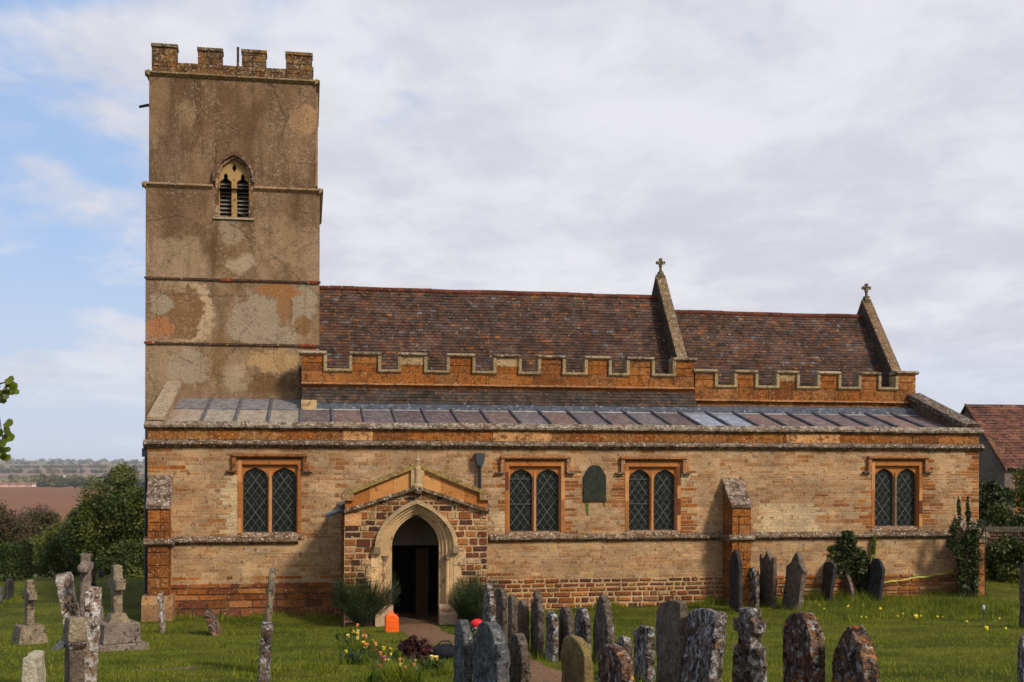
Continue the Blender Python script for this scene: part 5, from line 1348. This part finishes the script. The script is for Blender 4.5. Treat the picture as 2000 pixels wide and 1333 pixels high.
# tulips: one plant of each colour, then copies
M_stem = plain('flower_stem', C(60, 84, 26), .7, .2)
def tulip(name, col, label, group, rr=.028):
    e = empty(name); tag(e, label, 'flower', group)
    mb = MB(); mb.tube([(0, 0, 0), (.01, 0, .12), (0, 0, .25)], .004, n=5)
    mb.build('stalk', M_stem, e)
    for s__ in (-1, 1):
        lf = MB(); lf.quad([(s__*.004, -.012, 0), (s__*.05, -.02, .09), (s__*.09, 0, .18), (s__*.05, .02, .09)]); lf.build('leaf', M_stem, e)
    mb = MB(); n = 8; prof_ = [(.0, .008), (.012, .02), (.035, rr*.95), (.06, rr*1.15), (.07, rr*1.35)]
    for (z0, r0), (z1, r1) in zip(prof_, prof_[1:]): mb.tube([(0, 0, .25+z0), (0, 0, .25+z1)], r0, r1, n=n, cap=False)
    mb.build('bloom', plain(name+'_petals', col, .6, .2, var=.15, sc=30), e); return e
TL = {'yellow': tulip('yellow_tulip', C(226, 186, 60), 'bright yellow tulip in the flower bed beside the path', 'yellow tulips in the bed'),
      'orange': tulip('orange_tulip', C(214, 138, 76), 'orange tulip in the flower bed beside the path', 'orange tulips in the bed'),
      'red': tulip('red_tulip', C(180, 84, 66), 'red tulip in the flower bed beside the path', 'red tulips in the bed'),
      'pink': tulip('pink_tulip', C(160, 60, 88), 'pink tulip in the flower bed beside the path', 'pink tulips in the bed'),
      'cream': tulip('cream_tulip', C(224, 200, 120), 'cream tulip in the flower bed beside the path', 'cream tulips in the bed')}
FLW = [(684, 1232, 'yellow'), (691, 1226, 'orange'), (697, 1233, 'yellow'), (690, 1240, 'cream'), (705, 1237, 'red'), (711, 1241, 'red'), (694, 1243, 'orange'), (703, 1247, 'yellow'), (686, 1246, 'cream'),
       (703, 1250, 'orange'), (715, 1253, 'orange'), (722, 1247, 'pink'), (728, 1254, 'yellow'), (712, 1262, 'yellow'), (719, 1264, 'yellow'), (722, 1260, 'orange'), (699, 1259, 'cream'), (709, 1272, 'orange'), (685, 1276, 'yellow'),
       (733, 1268, 'orange'), (740, 1265, 'orange'), (743, 1279, 'yellow'), (760, 1270, 'yellow'), (762, 1275, 'yellow'), (770, 1283, 'yellow'), (755, 1294, 'yellow'), (763, 1301, 'cream'), (740, 1308, 'pink'), (752, 1313, 'red'),
       (786, 1299, 'orange'), (795, 1293, 'cream'), (808, 1291, 'cream'), (813, 1285, 'cream'), (774, 1313, 'cream'), (783, 1315, 'orange'), (812, 1313, 'orange'), (835, 1297, 'cream'), (852, 1296, 'cream'), (752, 1199, None), (742, 1286, 'orange'), (731, 1278, 'red')]
first = set(); bed_pts = []
for px_, py_, kd in FLW:
    if kd is None: continue
    g = gp(px_, py_+22); o = TL[kd] if kd not in first else copy_tree(TL[kd]); first.add(kd)
    sc_ = random.uniform(.6, 1.05); o.scale = (sc_,)*3; o.location = (g.x, g.y, g.z); o.rotation_euler = (random.uniform(-.35, .35), random.uniform(-.35, .35), random.uniform(0, 6)); bed_pts.append((g.x, g.y))
cs = [(a, b_, ground(a, b_)+.1) for a, b_ in bed_pts]; cs += [(a+random.gauss(0, .12), b_+random.gauss(0, .12), ground(a, b_)+.07) for a, b_ in bed_pts]
o = npmesh('flower_bed_foliage', leaf_cloud(2600, cs, [(.12, .12, .12)]*len(cs), .06, 2.2, up=1.2, shell=.2), 4, leaf_mat('bed_leaves', C(38, 58, 20), C(84, 104, 40), None, .15, 3)); tag(o, kind='stuff')
# daffodils and dandelions in the lawn to the right
M_daf = plain('daffodil_petals', C(236, 214, 60), .6, .2)
def daff():
    e = empty('daffodil'); tag(e, 'small yellow flower in the grass between the church wall and the front headstones', 'flower', 'yellow flowers scattered in the right-hand grass')
    mb = MB(); mb.tube([(0, 0, 0), (0, 0, .14)], .004, n=4); mb.build('stalk', M_stem, e)
    mb = MB(); 
    for k in range(6):
        th = k*math.pi/3; mb.quad([(0, 0, .14), (.02*math.cos(th-.4), .02*math.sin(th-.4), .15), (.042*math.cos(th), .042*math.sin(th), .16), (.02*math.cos(th+.4), .02*math.sin(th+.4), .15)])
    mb.tube([(0, 0, .14), (0, 0, .175)], .01, .016, n=8); mb.build('bloom', M_daf, e); return e
dfl = daff(); DF = [(1783, 1205, 1.6), (1909, 1230, 1.5), (1760, 1196, .8), (1747, 1200, .8), (1800, 1200, .8), (1827, 1202, .9), (1836, 1202, .7), (1890, 1212, .9), (1945, 1206, .9), (1955, 1226, .9), (1676, 1202, .8), (1687, 1203, .8), (1718, 1188, 1.2), (1650, 1182, .9), (1608, 1185, .7), (1655, 1180, .8), (1596, 1178, .6), (1684, 1178, .6)]
for k, (px_, py_, s__) in enumerate(DF):
    o = dfl if k == 0 else copy_tree(dfl); g = gp(px_, py_+8); o.location = g; o.scale = (s__,)*3; o.rotation_euler = (R(55), 0, random.uniform(-.6, .8))

# ------------------------------------------------------------------ things by the porch
M_or = plain('orange_plastic', C(240, 96, 20), .4, .4, var=.05)
g = gp(765, 1236); e = empty('jerrycan', (g.x, g.y, g.z), R(14)); tag(e, 'bright orange plastic jerrycan on the grass by the porch door', 'jerrycan')
mb = MB(); mb.prism([(-.15, 0), (.15, 0), (.15, .33), (.06, .42), (-.08, .42), (-.15, .38)], 'y', -.085, .085); mb.build('body', M_or, e, bevel=.025)
mb = MB(); mb.tube([(-.1, 0, .4), (-.07, 0, .47), (.02, 0, .47), (.05, 0, .41)], .014, n=8); mb.build('handle', M_or, e)
mb = MB(); mb.tube([(.1, 0, .36), (.125, 0, .41)], .028, n=12); mb.build('cap', plain('cap_red', C(150, 40, 24), .5), e)
mb = MB(); mb.box(-.09, .09, -.093, -.083, .1, .28); mb.build('side_panel', M_or, e, bevel=.004)
def blobmesh(rx, ry, rz, zoff=0, n=16, m_=10, wob=.06, flat=True):
    mb = MB(); ring_ = []
    for j in range(m_+1):
        ph = math.pi*j/m_; row = []
        for i in range(n):
            th = 2*math.pi*i/n; k = 1+wob*math.sin(3*th+j)+wob*.6*math.sin(5*th+2*j)
            row.append((rx*math.sin(ph)*math.cos(th)*k, ry*math.sin(ph)*math.sin(th)*k, zoff+rz*math.cos(ph)))
        ring_.append(row)
    base = len(mb.v)
    for row in ring_: mb.v += row
    for j in range(m_):
        for i in range(n): mb.f.append((base+j*n+i, base+j*n+(i+1) % n, base+(j+1)*n+(i+1) % n, base+(j+1)*n+i)); mb.c.append((1, 1, 1, 1))
    return mb
M_cloth = plain('black_cloth', C(26, 26, 32), .8, .2, var=.3, sc=12)
g = gp(868, 1288); e = empty('duffel_bag', (g.x, g.y, g.z), R(8)); tag(e, 'black holdall lying on the grass beside the path', 'bag')
mb = blobmesh(.26, .15, .13, .12); o = mb.build('body', M_cloth, e); [setattr(p, 'use_smooth', True) for p in o.data.polygons]
mb = MB(); mb.tube([(-.12, -.05, .22), (-.06, -.08, .31), (.06, -.08, .31), (.12, -.05, .22)], .011, n=6); mb.build('handle', M_cloth, e)
mb = MB(); mb.tube([(.16, 0, .24), (.24, -.02, .29), (.28, -.04, .25)], .018, n=6); mb.build('strap', plain('grey_webbing', C(130, 132, 138), .7), e)
g = gp(921, 1238); e = empty('rucksack', (g.x, g.y, g.z+.02), R(5)); e.scale = (1, 1, 1.25); tag(e, 'red and black rucksack on the ground right of the porch door', 'bag')
mb = blobmesh(.17, .13, .1, .1); o = mb.build('body', M_cloth, e); o.location = (-.06, 0, 0); [setattr(p, 'use_smooth', True) for p in o.data.polygons]
mb = blobmesh(.15, .12, .09, .16); o = mb.build('flap', plain('red_cloth', C(206, 30, 30), .6), e); o.location = (.12, -.03, 0); [setattr(p, 'use_smooth', True) for p in o.data.polygons]
mb = MB(); mb.tube([(.0, -.1, .05), (.06, -.15, .1), (.14, -.15, .1), (.2, -.1, .05)], .012, n=6); mb.build('strap', plain('grey_strap', C(150, 152, 160), .7), e)
# plant label stake, tape, white stone
mb = MB(); tp_ = [(1690, 1141), (1740, 1135), (1790, 1127), (1830, 1122), (1862, 1114)]; P = [Vector((*ch(a, b_, -.2)[:1], -.2, ch(a, b_, -.2)[1])) for a, b_ in tp_]
sag = []
for k in range(len(P)-1):
    for q in range(5): f_ = q/5; p_ = P[k].lerp(P[k+1], f_); p_.z += -.03*math.sin(math.pi*f_); p_.y += .02*math.sin(k*5+q); sag.append(p_)
sag.append(P[-1])
for k, (p_, q_) in enumerate(zip(sag, sag[1:])):
    w0, w1 = [.006+.014*abs(math.sin(j*.9)) for j in (k, k+1)]
    mb.quad([p_-Vector((0, 0, w0)), q_-Vector((0, 0, w1)), q_+Vector((0, .01, w1)), p_+Vector((0, .01, w0))])
o = mb.build('barrier_tape', plain('yellow_tape', C(168, 166, 60), .5, .4)); o.location = (0, D0, 0); o.rotation_euler = (0, 0, A); tag(o, 'yellow tape stretched low across the wall at the right of the church', 'tape')
g = gp(1921, 1218); e = empty('garden_stake', (g.x, g.y, g.z)); tag(e, 'short pale blue-grey stake in the grass below the ivy-clad buttress', 'stake')
mb = MB(); mb.tube([(0, 0, 0), (.01, 0, .25), (-.02, 0, .42)], .012, n=6); mb.build('stem', GM['blue'], e)
mb = blobmesh(.035, .03, .06, .36); mb.build('head', plain('pale_blue_petals', C(170, 180, 200), .6), e)
g = gp(1520, 1172); mb = blobmesh(.05, .05, .05, .03); o = mb.build('white_stone', plain('white_quartz', C(220, 218, 212), .7)); o.location = g; tag(o, 'small white stone at the foot of the three-pointed headstone', 'stone')

# ------------------------------------------------------------------ foreground tree whose twigs enter at the left edge
tx, ty = -5.2, 7.6; e = empty('lime_tree', (tx, ty, ground(tx, ty))); tag(e, 'fresh green leaves on twigs entering at the left edge of the view', 'tree')
mb = MB(); b0 = ground(tx, ty)
mb.tube([(0, 0, -.3), (.1, .05, 2.5), (0, .1, 5.5)], .16, .06, n=9)
tips = []
for k in range(26):
    th = random.uniform(0, 6.28); z0 = random.uniform(1.8, 5); L_ = random.uniform(.9, 1.7)
    s0 = Vector((.05, .05, z0)); e1 = s0+Vector((math.cos(th)*L_, math.sin(th)*L_, random.uniform(.2, .8))); mb.tube([s0, s0.lerp(e1, .5)+Vector((0, 0, .1)), e1], .03, .008, n=5); tips.append(e1)
leafpts = []
for (px_, py_, Yd) in ((20, 742, 7.0), (22, 752, 7.05), (12, 762, 7.0), (20, 766, 7.1), (5, 773, 7.0), (1, 768, 7.0), (17, 832, 7.2), (12, 845, 7.1), (14, 852, 7.2), (3, 862, 7.2), (10, 872, 7.1), (2, 880, 7.1), (9, 890, 7.15), (-4, 845, 7.1), (-8, 760, 7.0), (-10, 875, 7.1)):
    p_ = wp(px_, py_, Yd)-Vector((tx, ty, b0)); leafpts.append(p_)
for c_ in (wp(22, 745, 7.0), wp(12, 850, 7.1)):
    c_ = c_-Vector((tx, ty, b0)); s0 = Vector((.05, .05, c_.z-.5)); mb.tube([s0, s0.lerp(c_, .6)+Vector((0, 0, .05)), c_], .025, .004, n=5)
for k, p_ in enumerate(leafpts):
    c_ = leafpts[(k//6)*6]; mb.tube([c_, p_], .004, .002, n=4)
mb.build('trunk', M_bark, e)
vs = []
for p_ in leafpts:
    for q in range(3):
        c_ = p_+Vector((random.gauss(0, .012), random.gauss(0, .02), random.gauss(0, .012))); a = Vector((random.gauss(0, 1), random.gauss(0, .4), random.gauss(0, 1))).normalized(); b_ = a.cross(Vector((random.gauss(0, .3), 1, random.gauss(0, .3)))).normalized(); s__ = random.uniform(.02, .03)
        vs += [c_-a*s__, c_-a*s__*.5+b_*s__*.75, c_+a*s__*.5+b_*s__*.7, c_+a*s__, c_+a*s__*.5-b_*s__*.7, c_-a*s__*.5-b_*s__*.75]
n1_ = len(vs)
for c_ in tips:
    for q in range(60):
        d = Vector((random.gauss(0, .22), random.gauss(0, .22), random.gauss(0, .22))); p_ = c_+d
        if tx+p_.x > -.452*(ty+p_.y)-.12: continue
        a = Vector((random.gauss(0, 1), random.gauss(0, 1), random.gauss(0, 1))).normalized(); b_ = a.orthogonal().normalized(); s__ = .03
        vs += [p_-a*s__, p_-a*s__*.5+b_*s__*.75, p_+a*s__*.5+b_*s__*.7, p_+a*s__, p_+a*s__*.5-b_*s__*.7, p_-a*s__*.5-b_*s__*.75]
npmesh('crown', np.array([tuple(v) for v in vs]), 6, leaf_mat('lime_leaves', C(86, 98, 26), C(124, 132, 36), None, .3, 8), e)

# ------------------------------------------------------------------ grass
def grass(name, n, fn, hmin, hmax, width, mat, clump=.0):
    """one mesh of bent blades; fn -> (x,y) arrays"""
    x, y = fn(n); z = np.array([ground(a, b_) for a, b_ in zip(x, y)])
    n = len(x); h = hmin+(hmax-hmin)*np.random.rand(n)**1.5; h *= .7+.9*np.clip(np.sin(x*2.3+np.sin(y*1.7)*2)*np.sin(y*2.9+np.cos(x*1.9)*2), 0, 1)
    th = np.random.rand(n)*6.283; wx, wy = width*np.cos(th), width*np.sin(th); lx, ly = np.random.normal(0, .35, n)*h, np.random.normal(0, .35, n)*h
    v = np.zeros((n, 3, 3)); v[:, 0] = np.stack([x-wx, y-wy, z-.01], 1); v[:, 1] = np.stack([x+wx, y+wy, z-.01], 1); v[:, 2] = np.stack([x+lx, y+ly, z+h], 1)
    o = npmesh(name, v.reshape(-1, 3), 3, mat); tag(o, kind='stuff'); return o
def lawnpts(n):
    y = 11+30*np.random.rand(n)**1.15; x = (np.random.rand(n)-.5)*2*(y*.452+.3)
    cx_, cy_ = x*ca+(y-D0)*sa, -x*sa+(y-D0)*ca
    ok = ~((cx_ > uL-.1) & (cx_ < uR+.1) & (cy_ > -.04)) & ~((cx_ > pu0-.02) & (cx_ < pu1+.02) & (cy_ > vp-.05))
    # thin the path
    P2 = np.array(path_pts[::2]); d = np.min((x[:, None]-P2[None, :, 0])**2+(y[:, None]-P2[None, :, 1])**2, axis=1) if n < 5 else None
    dm = np.full(n, 9e9)
    for px_, py_ in P2: dm = np.minimum(dm, (x-px_)**2+(y-py_)**2)
    ok &= dm > (.62*(1+.18*np.sin(y*5)))**2
    return x[ok], y[ok]
m, t, b = newmat('grass_blades', .6, .25); v = objvec(t); g_ = t.add('NewGeometry')
nn = t.noise(t.scale(v, (1, 1.5, 1)), .9, 6, .65); c = t.mix(g_.outputs['Random Per Island'], C(84, 96, 14), C(144, 146, 38)); c = t.mix(t.ramp(nn, .38, .6), t.mix(1, c, (.5, .6, .6, 1), 'MULTIPLY'), c)
c = t.mix(t.math('MULTIPLY', t.ramp(t.noise(v, 1.9, 4), .58, .70), .5), c, C(132, 116, 52))
t.con(b, 'Base Color', c); tr = t.add('BsdfTranslucent'); t.con(tr, 'Color', c); mx = t.add('MixShader'); mx.inputs[0].default_value = .25
t.l.new(b.outputs[0], mx.inputs[1]); t.l.new(tr.outputs[0], mx.inputs[2]); t.l.new(mx.outputs[0], t.n['Material Output'].inputs[0]); M_grass = m
grass('lawn_grass', 300000, lawnpts, .025, .07, .006, M_grass)
def tuftpts(n):
    xs_, ys_ = [], []
    spots = []
    for o in bpy.data.objects:
        if o.name.startswith('headstone'): spots.append((o.matrix_world.translation.x, o.matrix_world.translation.y, .4))
        if o.name.startswith('stone_cross'): spots.append((o.location.x, o.location.y, .4))
    for k in range(60):
        u = random.uniform(uL-.2, uR); 
        if pu0-.1 < u < pu1+.1: continue
        spots.append((*c2w(u, -.15), .3))
    for k in range(16):
        spots.append((random.choice(bed_pts)[0], random.choice(bed_pts)[1], .15))
    bpn = [(a, b_, .16) for a, b_ in bed_pts]; spots += bpn*2
    for k in range(60):
        g = gp(random.uniform(1560, 2000), random.uniform(1172, 1215)); spots.append((g.x, g.y, .5))
    for _ in range(n):
        a, b_, r_ = random.choice(spots); xs_.append(a+random.gauss(0, r_*.6)); ys_.append(b_+random.gauss(0, r_*.6))
    x, y = np.array(xs_), np.array(ys_); cx_, cy_ = x*ca+(y-D0)*sa, -x*sa+(y-D0)*ca
    ok = ~((cx_ > uL-.1) & (cx_ < uR+.1) & (cy_ > -.06)) & ~((cx_ > pu0-.02) & (cx_ < pu1+.02) & (cy_ > vp-.05)); return x[ok], y[ok]
grass('long_grass', 42000, tuftpts, .06, .26, .007, M_grass)
